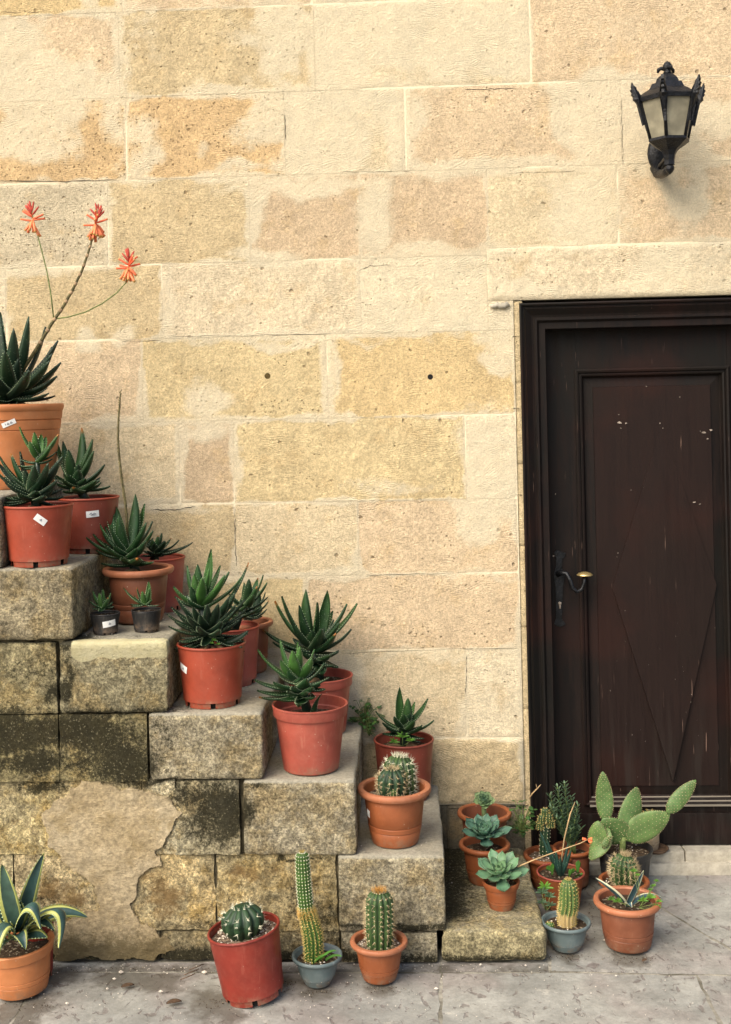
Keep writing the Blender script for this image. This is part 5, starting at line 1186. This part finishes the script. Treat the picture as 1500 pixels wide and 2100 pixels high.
aloe(p11, (606, 1385), [(574, 1313, .0, .4), (610, 1317, -.03, .5), (528, 1333, .02, .15), (616, 1326, .05, .7), (646, 1332, .0, .4), (521, 1395, .04), (527, 1417, .05), (531, 1431, .03), (666, 1361, .0), (575, 1355, .08, .4), (628, 1393, .1), (600, 1335, .08, .8), (640, 1350, .05, .5), (560, 1400, .1), (590, 1420, .12), (640, 1410, .08), (572, 1436, .09), (642, 1432, .09), (612, 1446, .12), (600, 1410, .12), (625, 1420, .11)], .0165, 'aloemid', fill=6, seed=15, teeth=.0075)
mkleaf(p11.root, p11.top+Vector((.01, -.02, 0)), hy(645, 1440, p11.Y-.04), hy(661, 1423, p11.Y-.05), .012, mat='aloemid', teeth=.007)
aloe(p13, (829, 1485), [(819, 1409, .0, .4), (837, 1431, .02, .3), (879, 1433, .0, .1), (852, 1440, -.04, .7), (770, 1459, .0, .1), (891, 1478, .03, .05), (784, 1483, .04), (867, 1488, .05), (808, 1470, .06), (850, 1478, .08, .1), (815, 1440, -.03, .2)], .0150, 'aloe', fill=6, seed=16, teeth=.0075)

# flower stalks of the topmost aloe
def stalkpath(pts, Y): return [hy(a, b, Y-c) for a, b, c in pts]
def flower(parent, c, d, ln, w, youth, bud=False):
    mb = MB(); c = Vector(c); d = d.normalized()
    pts = [c, c+d*ln*.35, c+d*ln*.8, c+d*ln]
    n = 7; vs = []; cs = []; rr = [w*.6, w, w*.85, w*.35 if bud else w*1.0]
    a = d.cross(Vector((.2, 1, .1))).normalized(); b = d.cross(a)
    for i, p in enumerate(pts):
        for j in range(n):
            t = 2*math.pi*j/n; vs.append(p+(a*math.cos(t)+b*math.sin(t))*rr[i]); cs.append((.5, i/3, youth, 1))
    fs = [(i*n+j, i*n+(j+1) % n, (i+1)*n+(j+1) % n, (i+1)*n+j) for i in range(3) for j in range(n)]+[tuple(range(n))[::-1], tuple(3*n+j for j in range(n))]
    mb.add(vs, fs, 0, cs); mb.build('bud' if bud else 'flower', M['bud'] if bud else M['flower'], parent)
def spike(stalk, base, top, fl, seed, n_up=9, n_dn=8):
    rs = random.Random(seed); base = Vector(base); top = Vector(top); ax = (top-base)
    for i in range(n_up):   # upper, spreading upward
        t = .45+.55*i/(n_up-1); az = rs.random()*6.28 if i % 2 else (0 if (i//2) % 2 else math.pi); el = R(5+75*(t-.45)/.55)+rs.uniform(-.1, .1)
        d = Vector((math.cos(az)*math.cos(el), math.sin(az)*math.cos(el)*.6, math.sin(el))); flower(stalk, base+ax*(t*.8), d, .040*(1.15-.35*t), .0036, rs.random()*.3, bud=t > .72)
    for i in range(n_dn):
        az = i/n_dn*6.28; el = R(-62)+rs.uniform(-.2, .25)
        d = Vector((math.cos(az)*math.cos(el), math.sin(az)*math.cos(el), math.sin(el))); flower(stalk, base+ax*(.20+.25*rs.random())+d*.004, d, .040*rs.uniform(.8, 1.1), .0048, .3+rs.random()*.6)
FY = p1.Y
def stalk(pts, r0, r1, mat='stalk', bands=True):
    mb = MB(); w_ = stalkpath(pts, FY); k = len(w_); mb.tube(w_, [r0+(r1-r0)*i/(k-1) for i in range(k)], 8)
    s = mb.build('flower_stalk', M[mat], p1.root)
    if bands:
        mb = MB()
        for i in range(1, k-1):
            for f in (.2, .7):
                p = w_[i].lerp(w_[i+1], f); d = (w_[i+1]-w_[i]).normalized(); rr = (r0+(r1-r0)*i/(k-1))
                mb.tube([p, p+d*.004, p+d*.011+Vector((.001, -.001, 0))], [rr*1.15, rr*1.28, rr*1.0], 8)
        mb.build('bracts', M['bract'], s)
    return s
s1 = stalk([(40, 770, .02), (75, 715, .02), (105, 665, .02), (130, 628, .02), (150, 592, .02), (168, 555, .02), (182, 515, .02), (190, 485, .02), (198, 450, .02), (201, 428, .02)], .0062, .0024)
spike(s1, hy(194, 482, FY-.02), hy(202, 424, FY-.02), 0, 1, 13, 20)
s2 = stalk([(110, 652, .02), (104, 600, .02), (96, 555, .02), (86, 515, .02), (76, 478, .02), (68, 450, .02), (65, 428, .02)], .0022, .0016, 'stalkgreen', False)
spike(s2, hy(69, 470, FY-.02), hy(64, 422, FY-.02), 0, 2, 12, 7)
s3 = stalk([(110, 654, .02), (140, 650, .02), (175, 640, .02), (210, 622, .02), (240, 600, .02), (258, 580, .02), (264, 555, .02), (265, 530, .02)], .0022, .0016, 'stalkgreen', False)
spike(s3, hy(263, 568, FY-.02), hy(265, 518, FY-.02), 0, 3, 14, 9)
# dry flower stalk
mb = MB(); w_ = [hy(a, b, p4.Y) for a, b in ((262, 1110), (260, 1060), (257, 1030), (250, 985), (245, 940), (242, 900), (243, 860), (246, 825), (247, 803))]
mb.tube(w_, [.0042, .004, .004, .0038, .0036, .0034, .0032, .003, .0015], 7)
ds = mb.build('dry_flower_stalk', M['stalk'], p4.root)
mb = MB()
for i in range(46):
    t = i/45*7.99; k = int(t); p = w_[k].lerp(w_[k+1], t-k); d = (w_[k+1]-w_[k]).normalized(); s = Vector((random.choice((-1, 1))*random.uniform(.4, 1), random.uniform(-.6, .4), .9)).normalized()
    mb.tube([p, p+s*.006, p+s*.008+d*.003], [.0017, .0012, .0003], 5)
mb.build('dry_bracts', M['stalk'], ds)

# ------------------------------------------------------------------ cacti bodies
def up(P, dx=0, dy=0, dz=0): return P.top+P.axis*dz+Vector((dx, dy, 0))
k = p26.sc
c0 = hy(507, 1928, p26.Y)
cactus(p26, [up(p26, dz=-.01), up(p26, dz=.03), up(p26, .004, 0, .052), up(p26, .004, 0, .080)], [.036, .058, .060, .053], 11, 'cactusdark', 'spinew', .021, .013, 6, .22, nring=30)
k = p27.sc
bb = p27.top
cactus(p27, [bb+Vector((-.010, 0, -.005)), hy(642, 1920, p27.Y), hy(632, 1878, p27.Y), hy(627, 1858, p27.Y)], [.024, .0262, .0225, .018], 15, 'cactuslight', 'spiney', .0062, .0085, 6, .14, nring=34, name='lower_stem', asz=.20, dome=False)
cactus(p27, [hy(629, 1868, p27.Y), hy(625, 1830, p27.Y), hy(622, 1790, p27.Y), hy(620, 1748, p27.Y)], [.0205, .0208, .0200, .0180], 15, 'cactuslight', 'spinew', .0088, .0045, 3, .12, nring=40, name='upper_stem', asz=.24, tuft=(60, .006, .009, 'spiney'))
mb = MB(); rs = random.Random(3); cc = hy(629, 1872, p27.Y)
for _ in range(260):
    a = rs.random()*6.28; r = .021; p = cc+Vector((math.cos(a)*r, math.sin(a)*r, rs.uniform(-.012, .010))); d = Vector((math.cos(a), math.sin(a), rs.uniform(-.6, .8))).normalized(); o = d.cross(Vector((.3, .5, .8))).normalized()*.0006; o2 = d.cross(o)
    mb.add([p+o, p-o*.5+o2, p-o*.5-o2, p+d*rs.uniform(.005, .010)], [(0, 1, 3), (1, 2, 3), (2, 0, 3)])
mb.build('spine_collar', M['spineo'], p27.root, False, kind='stuff')
for (a, b, c_, d_) in ((655, 1975, 690, 1950), (640, 1985, 672, 1958), (668, 1975, 702, 1962), (645, 1975, 638, 2004)):
    mkleaf(p27.root, hy(a, b-6, p27.Y-.02), hy((a+c_)/2, (b+d_)/2-14, p27.Y-.03), hy(c_, d_, p27.Y-.05), .0055, mat='weed', prof='blade', name='grass_leaf', side=Vector((.2, .2, 1)), thick=.05, chan=.1)
cactus(p28, [up(p28, .002, 0, -.01), up(p28, .003, 0, .05), up(p28, .004, 0, .10), up(p28, .004, 0, .150)], [.034, .0385, .0385, .036], 13, 'cactus', 'spineb', .0135, .013, 6, .2, nring=36, tuft=(170, .018, .016, 'spineo'))
cactus(p14, [hy(803, 1628, p14.Y-.025), hy(803, 1612, p14.Y-.025), hy(804, 1594, p14.Y-.025), hy(804, 1576, p14.Y-.025)], [.034, .041, .042, .036], 11, 'cactusdark', 'spineb', .013, .016, 7, .22, nring=26, tuft=(80, .014, .014, 'spineb'), name='front_cactus')
cactus(p14, [up(p14, .018, .032, -.01), up(p14, .018, .032, .02), hy(819, 1578, p14.Y+.03), hy(820, 1549, p14.Y+.03)], [.036, .046, .047, .042], 13, 'cactus', 'spinew', .014, .016, 6, .18, nring=30, tuft=(60, .016, .014, 'spinew'), name='rear_cactus')
cactus(p14, [hy(806, 1630, p14.Y-.055), hy(806, 1618, p14.Y-.055)], [.012, .011], 9, 'cactuslight', 'spineb', .006, .006, 5, .15, nring=12, name='offset_cactus')
cactus(p21, [up(p21, .003, 0, -.008), up(p21, .003, 0, .03), hy(1167, 1850, p21.Y), hy(1166, 1803, p21.Y)], [.024, .0262, .0275, .023], 14, 'cactuscork', 'spiney', .0062, .0065, 4, .16, nring=38, tuft=(60, .008, .007, 'spiney'))
cactus(p21, [up(p21, -.048, -.012, -.006), up(p21, -.048, -.012, .012)], [.013, .012], 10, 'cactuslight', 'spiney', .006, .004, 4, .15, nring=12, name='offset_cactus')
cactus(p23, [up(p23, 0, 0, -.008), up(p23, 0, 0, .03), up(p23, 0, 0, .055), hy(1283, 1752, p23.Y)], [.032, .040, .040, .034], 15, 'cactus', 'spineb', .010, .017, 7, .2, nring=28, tuft=(60, .014, .018, 'spineb'))
cactus(p25, [up(p25, 0, 0, -.005), hy(1333, 1662, p25.Y)], [.024, .022], 12, 'cactusdark', 'spiney', .008, .008, 5, .2, nring=18)
cactus(p18, [hy(1116, 1752, p18.Y), hy(1118, 1715, p18.Y), hy(1120, 1690, p18.Y)], [.015, .017, .015], 8, 'cactusdark', 'spineb', .012, .004, 3, .25, nring=20, name='cactus_stem')
for (a, b, r) in ((1112, 1680, .013), (1125, 1676, .014), (1119, 1666, .013), (1130, 1688, .012), (1108, 1692, .011)):
    cactus(p18, [hy(a, b+8, p18.Y-.01), hy(a, b-9, p18.Y-.01)], [r, r*.9], 9, 'cactus', 'spiney', .006, .006, 4, .2, nring=10, name='cactus_knob')

# saucer under the cream pot
mb = MB(); sc_ = Vector((p25.B.x+.012, p25.B.y-.012, .070)); mb.lathe([(0, 0), (.040, 0), (.047, .010), (.044, .010), (.038, .003), (0, .003)], 32, sc_); sau = mb.build('saucer', M['deadleaf'], None, origin=sc_); tagp(sau, 'dark round saucer under the cream pot on the doorstep', 'saucer', None)

# ------------------------------------------------------------------ prickly pear
def pad(P, a, b, w, thick=.0075, face=0.0, youth=0.0, dya=0, dyb=0, parent=None):
    """flat oval pad between two pixel points; face: how far it is turned from the viewer"""
    A = hy(a[0], a[1], P.Y-dya); B_ = hy(b[0], b[1], P.Y-dyb); ax = B_-A; L = ax.length; z = ax.normalized(); s = z.cross(Vector((math.sin(face), math.cos(face), 0))).normalized(); n_ = s.cross(z).normalized()
    nr, ns = 16, 20; vs = []; cs = []; sp = MB(); rs = random.Random(int(a[0]+b[1])); W = w/2*P.sc*1.17
    def sh(t): return max(.10 if t < .1 else 0.02, (math.sin(math.pi*t**.80))**.62*(1 if t > .08 else .75))
    for i in range(nr+1):
        t = i/nr; r = W*sh(min(.995, max(.015, t)))
        for j in range(ns):
            th = 2*math.pi*j/ns; vs.append(A+z*L*t+s*r*math.cos(th)+n_*thick*min(1, r/W+.1)*math.sin(th)*abs(math.sin(th))**.0+n_*.004*math.sin(t*5+a[0])); cs.append((max(.01, .3+.3*abs(math.cos(th))+youth), t, 0, 1))
    fs = [(i*ns+j, i*ns+(j+1) % ns, (i+1)*ns+(j+1) % ns, (i+1)*ns+j) for i in range(nr) for j in range(ns)]+[tuple(nr*ns+j for j in range(ns)), tuple(range(ns))[::-1]]
    mb = MB(); mb.add(vs, fs, 0, cs); o = mb.build('pad', M['pear'], P.root)
    for i in range(int(L/.014)):
        for j in range(-3, 4):
            t = (i+.5+(.5 if j % 2 else 0))/(L/.014); x = j/3.2
            if not .05 < t < .98 or abs(x) > 1: continue
            r = W*sh(t); e = math.sqrt(max(0, 1-x*x))
            for q in (1, -1):
                p = A+z*L*t+s*r*x*.98+n_*thick*e*q+n_*.004*math.sin(t*5+a[0]); pebble(sp, p, .0018)
                for _ in range(2):
                    d = (n_*q+s*rs.uniform(-1, 1)+z*rs.uniform(-.5, 1)).normalized(); oo = d.cross(z).normalized()*.0003; sp.add([p+oo, p-oo, p+d*.005], [(0, 1, 2)])
    for i in range(int(2*L/.012)):
        t = (i+.5)/(2*L/.012)
        for q in (1, -1): pebble(sp, A+z*L*t+s*W*sh(t)*q, .0016)
    sp.build('areoles', M['spineb'], o, False, kind='stuff')
    return o
Pp = p22
pad(Pp, (1243, 1686), (1237, 1582), 30, face=.3)
pad(Pp, (1282, 1728), (1236, 1678), 50, face=.2, dyb=.01)
pad(Pp, (1250, 1700), (1212, 1765), 36, face=.9, youth=.3, dya=.03, dyb=.05)
pad(Pp, (1225, 1745), (1228, 1683), 34, face=.4, youth=.35, dya=.04, dyb=.03)
pad(Pp, (1279, 1722), (1308, 1615), 42, face=-.2, dyb=-.02)
pad(Pp, (1281, 1720), (1374, 1668), 48, face=.1, youth=.2, dyb=.02)
pad(Pp, (1368, 1668), (1428, 1600), 27, face=.2, dya=.02, dyb=.02)
pad(Pp, (1236, 1738), (1254, 1715), 12, thick=.006, dya=.06, dyb=.07)
mb = MB(); mb.tube([hy(1277, 1750, Pp.Y), hy(1278, 1732, Pp.Y), hy(1280, 1716, Pp.Y)], [.012, .010, .008], 10); mb.build('trunk', M['stalkgreen'], Pp.root)

# ------------------------------------------------------------------ rosettes
def rosette(P, c, rad, rings, mat, W, elev0=.15, seed=1, flat=1.0, tilt=(0, -.35), prof='spoon', center=None, chan=.35, thick=.22):
    rs = random.Random(seed); C = hy(c[0], c[1], P.Y) if not isinstance(c, Vector) else c
    tm = Matrix.Rotation(tilt[1]*-1, 3, 'X') @ Matrix.Rotation(tilt[0], 3, 'Y')
    ga = 2.39996; i = 0; tot = sum(rings)
    for ri, n in enumerate(rings):
        for j in range(n):
            f = i/(tot-1); az = i*ga; i += 1
            ln = rad*(1-f*.78)*rs.uniform(.88, 1.06); el = elev0+f**1.1*1.15+rs.uniform(-.08, .08)
            hn = Vector((math.cos(az), math.sin(az), 0)); d = hn*math.cos(el)+Vector((0, 0, math.sin(el)))
            tip = C+tm @ (d*ln+Vector((0, 0, f*rad*.12))); b_ = C+tm @ (hn*rad*.03+Vector((0, 0, f*rad*.10-.004)))
            mid = C+tm @ (d*ln*.5+hn*ln*.10-Vector((0, 0, ln*.08))+Vector((0, 0, f*rad*.1)))
            sd_ = tm @ Vector((-hn.y, hn.x, 0))
            mkleaf(P.root, b_, mid, tip, W*(1-f*.60)*rs.uniform(.9, 1.05), mat=mat, side=-sd_, prof=prof, youth=f*.8, thick=thick, chan=chan, nt_=11)
rosette(p16, (993, 1712), .088, [6, 7, 6, 5, 4], 'eche', .0205, seed=2, elev0=.20)
rosette(p17, (1026, 1792), .095, [6, 6, 5, 4, 3], 'eche2', .0205, seed=4, elev0=.12, tilt=(-.1, -.45))
rosette(p15, (993, 1642), .040, [8, 8, 7, 6], 'eche3', .0125, seed=3, elev0=.0, tilt=(0, -.75), thick=.35)
mb = MB(); mb.tube([p15.top, hy(993, 1655, p15.Y), hy(993, 1642, p15.Y)], [.009, .008, .008], 9); mb.build('stem', M['eche3'], p15.root)
mb = MB(); mb.tube([p17.top, hy(1026, 1800, p17.Y), hy(1026, 1790, p17.Y)], [.009, .009, .009], 9); mb.build('stem', M['eche2'], p17.root)
# its long pale flower stalk reaching right, with an orange flower
mb = MB(); st = [hy(1062, 1778, p17.Y), hy(1100, 1762, p17.Y), hy(1150, 1744, p17.Y), hy(1190, 1730, p17.Y), hy(1206, 1722, p17.Y)]; mb.tube(st, [.0022, .0018, .0016, .0014, .0012], 7); fs_ = mb.build('flower_stalk', M['drygrass'], p17.root)
for i in range(9):
    d = Vector((random.uniform(-1, 1), random.uniform(-1, .2), random.uniform(-.6, 1))); flower(fs_, st[-1]+d*.004, d, .012, .003, .3)
for (a, b) in ((1196, 1727), (1180, 1735)): 
    mb = MB(); q = hy(a, b, p17.Y); leaf(mb, q, q+Vector((.003, 0, .006)), q+Vector((.004, 0, .012)), .002, prof='oval', nt_=4); mb.build('bract', M['bud'], fs_)
# gasteria-like leaves
for (a, b, dz, w_) in ((1108, 1706, .0, .010), (1122, 1722, .03, .010), (1140, 1745, .02, .011), (1166, 1728, -.01, .010), (1172, 1744, .03, .011), (1150, 1758, .05, .010)):
    t_ = hy(a, b, p20.Y-dz); bb = p20.top+Vector((0, 0, -.004)); mkleaf(p20.root, bb, bb.lerp(t_, .5)+Vector((0, 0, -.01)), t_, w_, mat='gast', prof='blade', thick=.35, chan=.3, side=(t_-bb).cross(Vector((0, 1, .2))))
for (a, b, c_, d_, w_) in ((1185, 1790, 1187, 1764, .008), (1172, 1792, 1180, 1782, .007), (1135, 1788, 1120, 1778, .008), (1133, 1795, 1134, 1770, .006), (1178, 1800, 1196, 1792, .007), (1168, 1798, 1172, 1782, .006)):
    mkleaf(p20.root, hy(a, b, p20.Y-.03), hy((a+c_)/2, (b+d_)/2-3, p20.Y-.035), hy(c_, d_, p20.Y-.035), w_, mat='weed', prof='spoon', name='seedling_leaf', thick=.05, side=Vector((1, 0, .3)))
# shrub by the door
rs = random.Random(8)
for (a, b) in ((1143, 1612), (1172, 1634), (1130, 1655), (1160, 1660), (1185, 1682), (1148, 1690), (1128, 1628), (1194, 1698), (1158, 1606), (1186, 1650), (1140, 1675), (1172, 1700)):
    t_ = hy(a, b, p19.Y+rs.uniform(-.03, .03)); b0 = p19.top+Vector((rs.uniform(-.01, .01), 0, 0)); mid_ = b0.lerp(t_, .5)+Vector((rs.uniform(-.02, .01), 0, 0))
    mb = MB(); pts_ = [bez(b0, mid_, t_, i/6) for i in range(7)]; mb.tube(pts_, [.0022-.0002*i for i in range(7)], 6); br_ = mb.build('branch', M['stalkgreen'], p19.root)
    L = (t_-b0).length; n_ = int(L/.0042)
    for i in range(n_):
        t = .30+.70*i/n_; p = bez(b0, mid_, t_, t); az = i*2.4; d = Vector((math.cos(az), math.sin(az)*.8, .55+t*.3)).normalized(); s = .029*rs.uniform(.7, 1.1)*(1.15-.45*t)
        mb = MB(); leaf(mb, p, p+d*s*.5+Vector((0, 0, .002)), p+d*s, s*.19, thick=.1, chan=.2, prof='oval', nt_=4, youth=rs.random()*.8+t*.25); mb.build('leaf', M['shrub'], br_)
# dry stalk among them
mb = MB(); mb.tube([hy(1149, 1790, p20.Y), hy(1158, 1720, p20.Y), hy(1170, 1670, p20.Y), hy(1180, 1645, p20.Y)], [.0022, .0022, .0024, .0008], 6); mb.build('dry_stalk', M['drygrass'], p20.root)
# dry twig on the wall by the door
mb = MB(); tw = [hy(1086, 1638, -.03), hy(1092, 1628, -.035), (hy(1102, 1618, -.04)), hy(1110, 1609, -.04)]; mb.tube(tw, [.0012, .0018, .0022, .0008], 6)
mb.tube([tw[2], hy(1100, 1608, -.045)], [.0015, .0005], 5); mb.build('dry_twig', M['drygrass'], p18.root)

# ------------------------------------------------------------------ agaves
def ag(P, pts, W, dys=(0, .04, .06), mat='agave', youth=0, side=None, teeth=.010):
    a, b, c_ = [hy(p[0], p[1], P.Y-d) for p, d in zip(pts, dys)]
    cc = 2*b-(a+c_)/2
    return mkleaf(P.root, a, cc, c_, W*(2.0 if mat == 'agave' else 1.3), mat=mat, prof='agave', nt_=18, youth=youth, side=side, teeth=teeth, thick=.14, chan=.35, up=Vector((0, -.25, 1)))
ag(p29, [(30, 1905), (2, 1840), (-8, 1778)], .020, (0, .02, .0), side=Vector((1, .3, .2)))
ag(p29, [(34, 1905), (16, 1835), (4, 1772)], .016, (.03, .05, .05), side=Vector((1, .2, .1)), youth=.3)
ag(p29, [(46, 1905), (60, 1830), (90, 1749)], .0145, (0, 0, -.02), side=Vector((1, .5, -.2)))
ag(p29, [(36, 1900), (38, 1868), (36, 1842)], .013, (.03, .03, .03), side=Vector((1, .1, 0)), youth=.8)
ag(p29, [(45, 1915), (110, 1872), (180, 1882)], .0135, (0, -.02, -.03), side=Vector((.2, .5, 1)))
ag(p29, [(40, 1920), (118, 1868), (122, 1945)], .0165, (.02, .07, .10), side=Vector((.45, 1.0, -.25)))
ag(p29, [(32, 1918), (62, 1858), (84, 1905)], .0155, (.04, .10, .12), side=Vector((.5, 1.0, .2)))
ag(p29, [(28, 1918), (6, 1905), (-12, 1980)], .018, (.04, .10, .15), side=Vector((.6, -.8, .1)))
ag(p29, [(24, 1915), (-30, 1890), (-70, 1930)], .020, (.0, .04, .05))
ag(p29, [(20, 1915), (-30, 1850), (-60, 1800)], .020, (.0, .0, .0), side=Vector((1, .3, .3)))
ag(p29, [(40, 1925), (70, 1918), (96, 1925)], .015, (.03, .06, .06), youth=0)
ag(p29, [(30, 1925), (40, 1915), (52, 1948)], .013, (.05, .09, .11))
ag(p29, [(22, 1925), (8, 1928), (-2, 1950)], .013, (.05, .09, .11))
ag(p29, [(50, 1915), (80, 1890), (112, 1912)], .012, (.0, .03, .05))
ag(p24, [(1285, 1855), (1258, 1828), (1222, 1802)], .0125, (.0, .02, .03), 'agave2', side=Vector((.5, .4, -.7)), teeth=0)
ag(p24, [(1288, 1856), (1302, 1825), (1320, 1785)], .0120, (.0, .0, .0), 'agave2', side=Vector((1, .3, .5)), teeth=0)
ag(p24, [(1292, 1858), (1325, 1838), (1360, 1843)], .0090, (.0, -.02, -.02), 'agave2', side=Vector((.2, .5, 1)), teeth=0)
ag(p24, [(1288, 1860), (1290, 1852), (1296, 1862)], .010, (.03, .05, .06), 'agave2', teeth=0)

# ------------------------------------------------------------------ weeds in pots and on the wall
rs = random.Random(21)
def lobed(parent, px, py, Y, s, n=5, mat='weed', seed=1, stem=None):
    r_ = random.Random(seed); c = hy(px, py, Y)
    for i in range(n):
        a = math.pi*(.05+.9*i/(n-1))+r_.uniform(-.15, .15); d = Vector((math.cos(a), -.3, math.sin(a)*.8+.05)).normalized()
        s_ = s*.85; mb = MB(); leaf(mb, c, c+d*s_*.5+Vector((0, -.002, .003)), c+d*s_*r_.uniform(.8, 1.1), s_*.17, thick=.05, chan=.2, prof='agave', nt_=6, youth=r_.random()*.9, side=Vector((-d.z, .1, d.x))); mb.build('seedling_leaf', M[mat], parent)
    if stem:
        mb = MB(); q = hy(stem[0], stem[1], Y+.005); mb.tube([q, q.lerp(c, .5)+Vector((0, -.004, 0)), c], .0009, 5); mb.build('seedling_stem', M['stalkgreen'], parent)
for i, (a, b, s) in enumerate([(826, 1512, .030), (808, 1523, .024), (842, 1520, .022)]): lobed(p13.root, a, b, p13.Y-.05, s, 5, seed=i, stem=(826, 1530))
for i, (a, b, s) in enumerate([(1268, 1850, .020), (1255, 1846, .018), (1320, 1848, .022), (1335, 1842, .022), (1346, 1862, .020), (1338, 1868, .018), (1352, 1850, .014)]): lobed(p24.root, a, b, p24.Y-.045, s, 7, seed=30+i, stem=(1310, 1862))
for i, (a, b, s) in enumerate([(1340, 1818, .013), (1347, 1808, .012), (1334, 1826, .012), (1300, 1788, .016), (1308, 1796, .012)]): lobed(p24.root, a, b, p24.Y-.02, s, 6, seed=50+i, stem=(1315, 1860))
for i, (a, b, s) in enumerate([(440, 1314, .013), (434, 1320, .011), (448, 1322, .010)]): lobed(p8.root, a, b, p8.Y-.06, s, 4, seed=60+i)
weed('weed_clump', 'small round leaved green weed growing from the wall behind the third step', 748, 1462, -.03, 60, .060, .045, .019, 'weeddark', seed=4, droop=.2)
weed('weed_clump', 'trailing leafy weed hanging at the back corner of the third step', 757, 1490, -.05, 22, .030, .040, .016, 'weeddark', seed=9, droop=.4)
weed('weed_clump', 'bright green leafy weed between the rosette pots and the door jamb', 1070, 1682, -.10, 75, .045, .062, .019, 'weeddark', seed=14)
w3 = empty('weed_clump', hz(1118, 1850, 0), 'pointed leaved seedling growing between the bottom step and the red brown pot', 'weed')
for i, (a, b, s) in enumerate([(1118, 1822, .034), (1112, 1832, .030), (1128, 1840, .026), (1112, 1852, .024), (1130, 1858, .022)]): lobed(w3, a, b, -.46, s, 6, 'weed' if i == 0 else 'shrub', seed=80+i, stem=(1120, 1868))

# ------------------------------------------------------------------ litter
def litter(px, py, s, mat, name, label, cat, z=0.0):
    c = hz(px, py, z)+Vector((0, 0, .004)); mb = MB(); d = Vector((random.uniform(.6, 1), random.uniform(-.5, .5), 0)).normalized()
    leaf(mb, c-d*s*.5, c+Vector((0, 0, s*.2)), c+d*s*.5, s*.25, thick=.05, chan=.5, prof='oval', nt_=6); o = mb.build(name, M[mat], None, origin=c); tagp(o, label, cat); return o
litter(357, 2060, .040, 'deadleaf', 'fallen_leaf', 'dark curled dead leaf on the pavement left of the tilted red pot', 'leaf')
litter(905, 1812, .05, 'deadleaf', 'fallen_leaf', 'grey dead leaf lying against the riser beside the rosettes', 'leaf', S0) if False else None
litter(262, 2026, .035, 'deadleaf', 'fallen_leaf', 'brown dead leaf in the pale stain near the yellow edged agave', 'leaf')
litter(1323, 1973, .022, 'deadleaf', 'fallen_leaf', 'tiny dead leaf in front of the pot with the striped agave', 'leaf')
mb = MB()
for (a, b) in ((370, 2012), (378, 2002), (388, 1992)):
    q = hz(a, b)+Vector((0, 0, .003)); mb.tube([q, q+Vector((.02, .014, .002)), q+Vector((.035, .035, 0))], .0013, 5)
o = mb.build('twig', M['deadleaf'], None, origin=hz(378, 2000)); tagp(o, 'thin brown twigs lying on the pavement by the wall foot', 'twig')
mb = MB()
for _ in range(300):
    if random.random() < .5: a, b = random.uniform(100, 1120), 1978+abs(random.gauss(0, 8))
    else: a, b = random.uniform(60, 1450), random.uniform(1985, 2095)
    s = random.uniform(.0007, .0022) if random.random() < .975 else random.uniform(.003, .0055)
    pebble(mb, hz(a, b)+Vector((0, 0, s*.5)), s)
for (a, b, s) in ((248, 1996, .008), (235, 2010, .006), (220, 2030, .005), (330, 2036, .006), (420, 1996, .008), (138, 2060, .005), (895, 2030, .006), (1240, 1930, .005)): pebble(mb, hz(a, b)+Vector((0, 0, .003)), s)
o = mb.build('gravel', M['pebble'], None, False); tagp(o, 'loose white grit and crumbs scattered on the pavement', None, None, 'stuff')
mb = MB()
for _ in range(130):
    k_ = random.choice([0, 1, 2, 3, 4]); z_ = [S0, S1, S2, S3, S4][k_]; x_ = random.uniform(XE[k_+1]+.01, XE[k_]-.03); pebble(mb, Vector((x_, random.uniform(-.58, -.05), z_+.003)), random.uniform(.0010, .0030))
o = mb.build('gravel', M['pebble'], None, False); tagp(o, 'tiny crumbs of grit lying on the stair treads', None, None, 'stuff')

mb = MB()
for (a, b, sx, sy, cnt) in ((440, 2050, 22, 14, 60), (590, 2012, 18, 10, 50), (650, 2032, 40, 6, 40), (778, 2026, 45, 6, 40), (60, 2056, 60, 8, 60), (1166, 1960, 40, 5, 40), (1293, 1963, 50, 6, 50), (1230, 1850, 25, 25, 60), (300, 1985, 200, 5, 90), (1100, 1990, 60, 8, 30)):
    for _ in range(cnt):
        s_ = random.uniform(.0008, .0024); pebble(mb, hz(a+random.gauss(0, sx*.7), b+abs(random.gauss(0, sy)), 0)+Vector((0, 0, s_*.4)), s_)
o = mb.build('soil_crumbs', M['soil'], None, False); tagp(o, 'dark soil crumbs spilled around the pots on the pavement', None, None, 'stuff')
for o in bpy.data.objects:
    if '_w' in o: del o['_w']
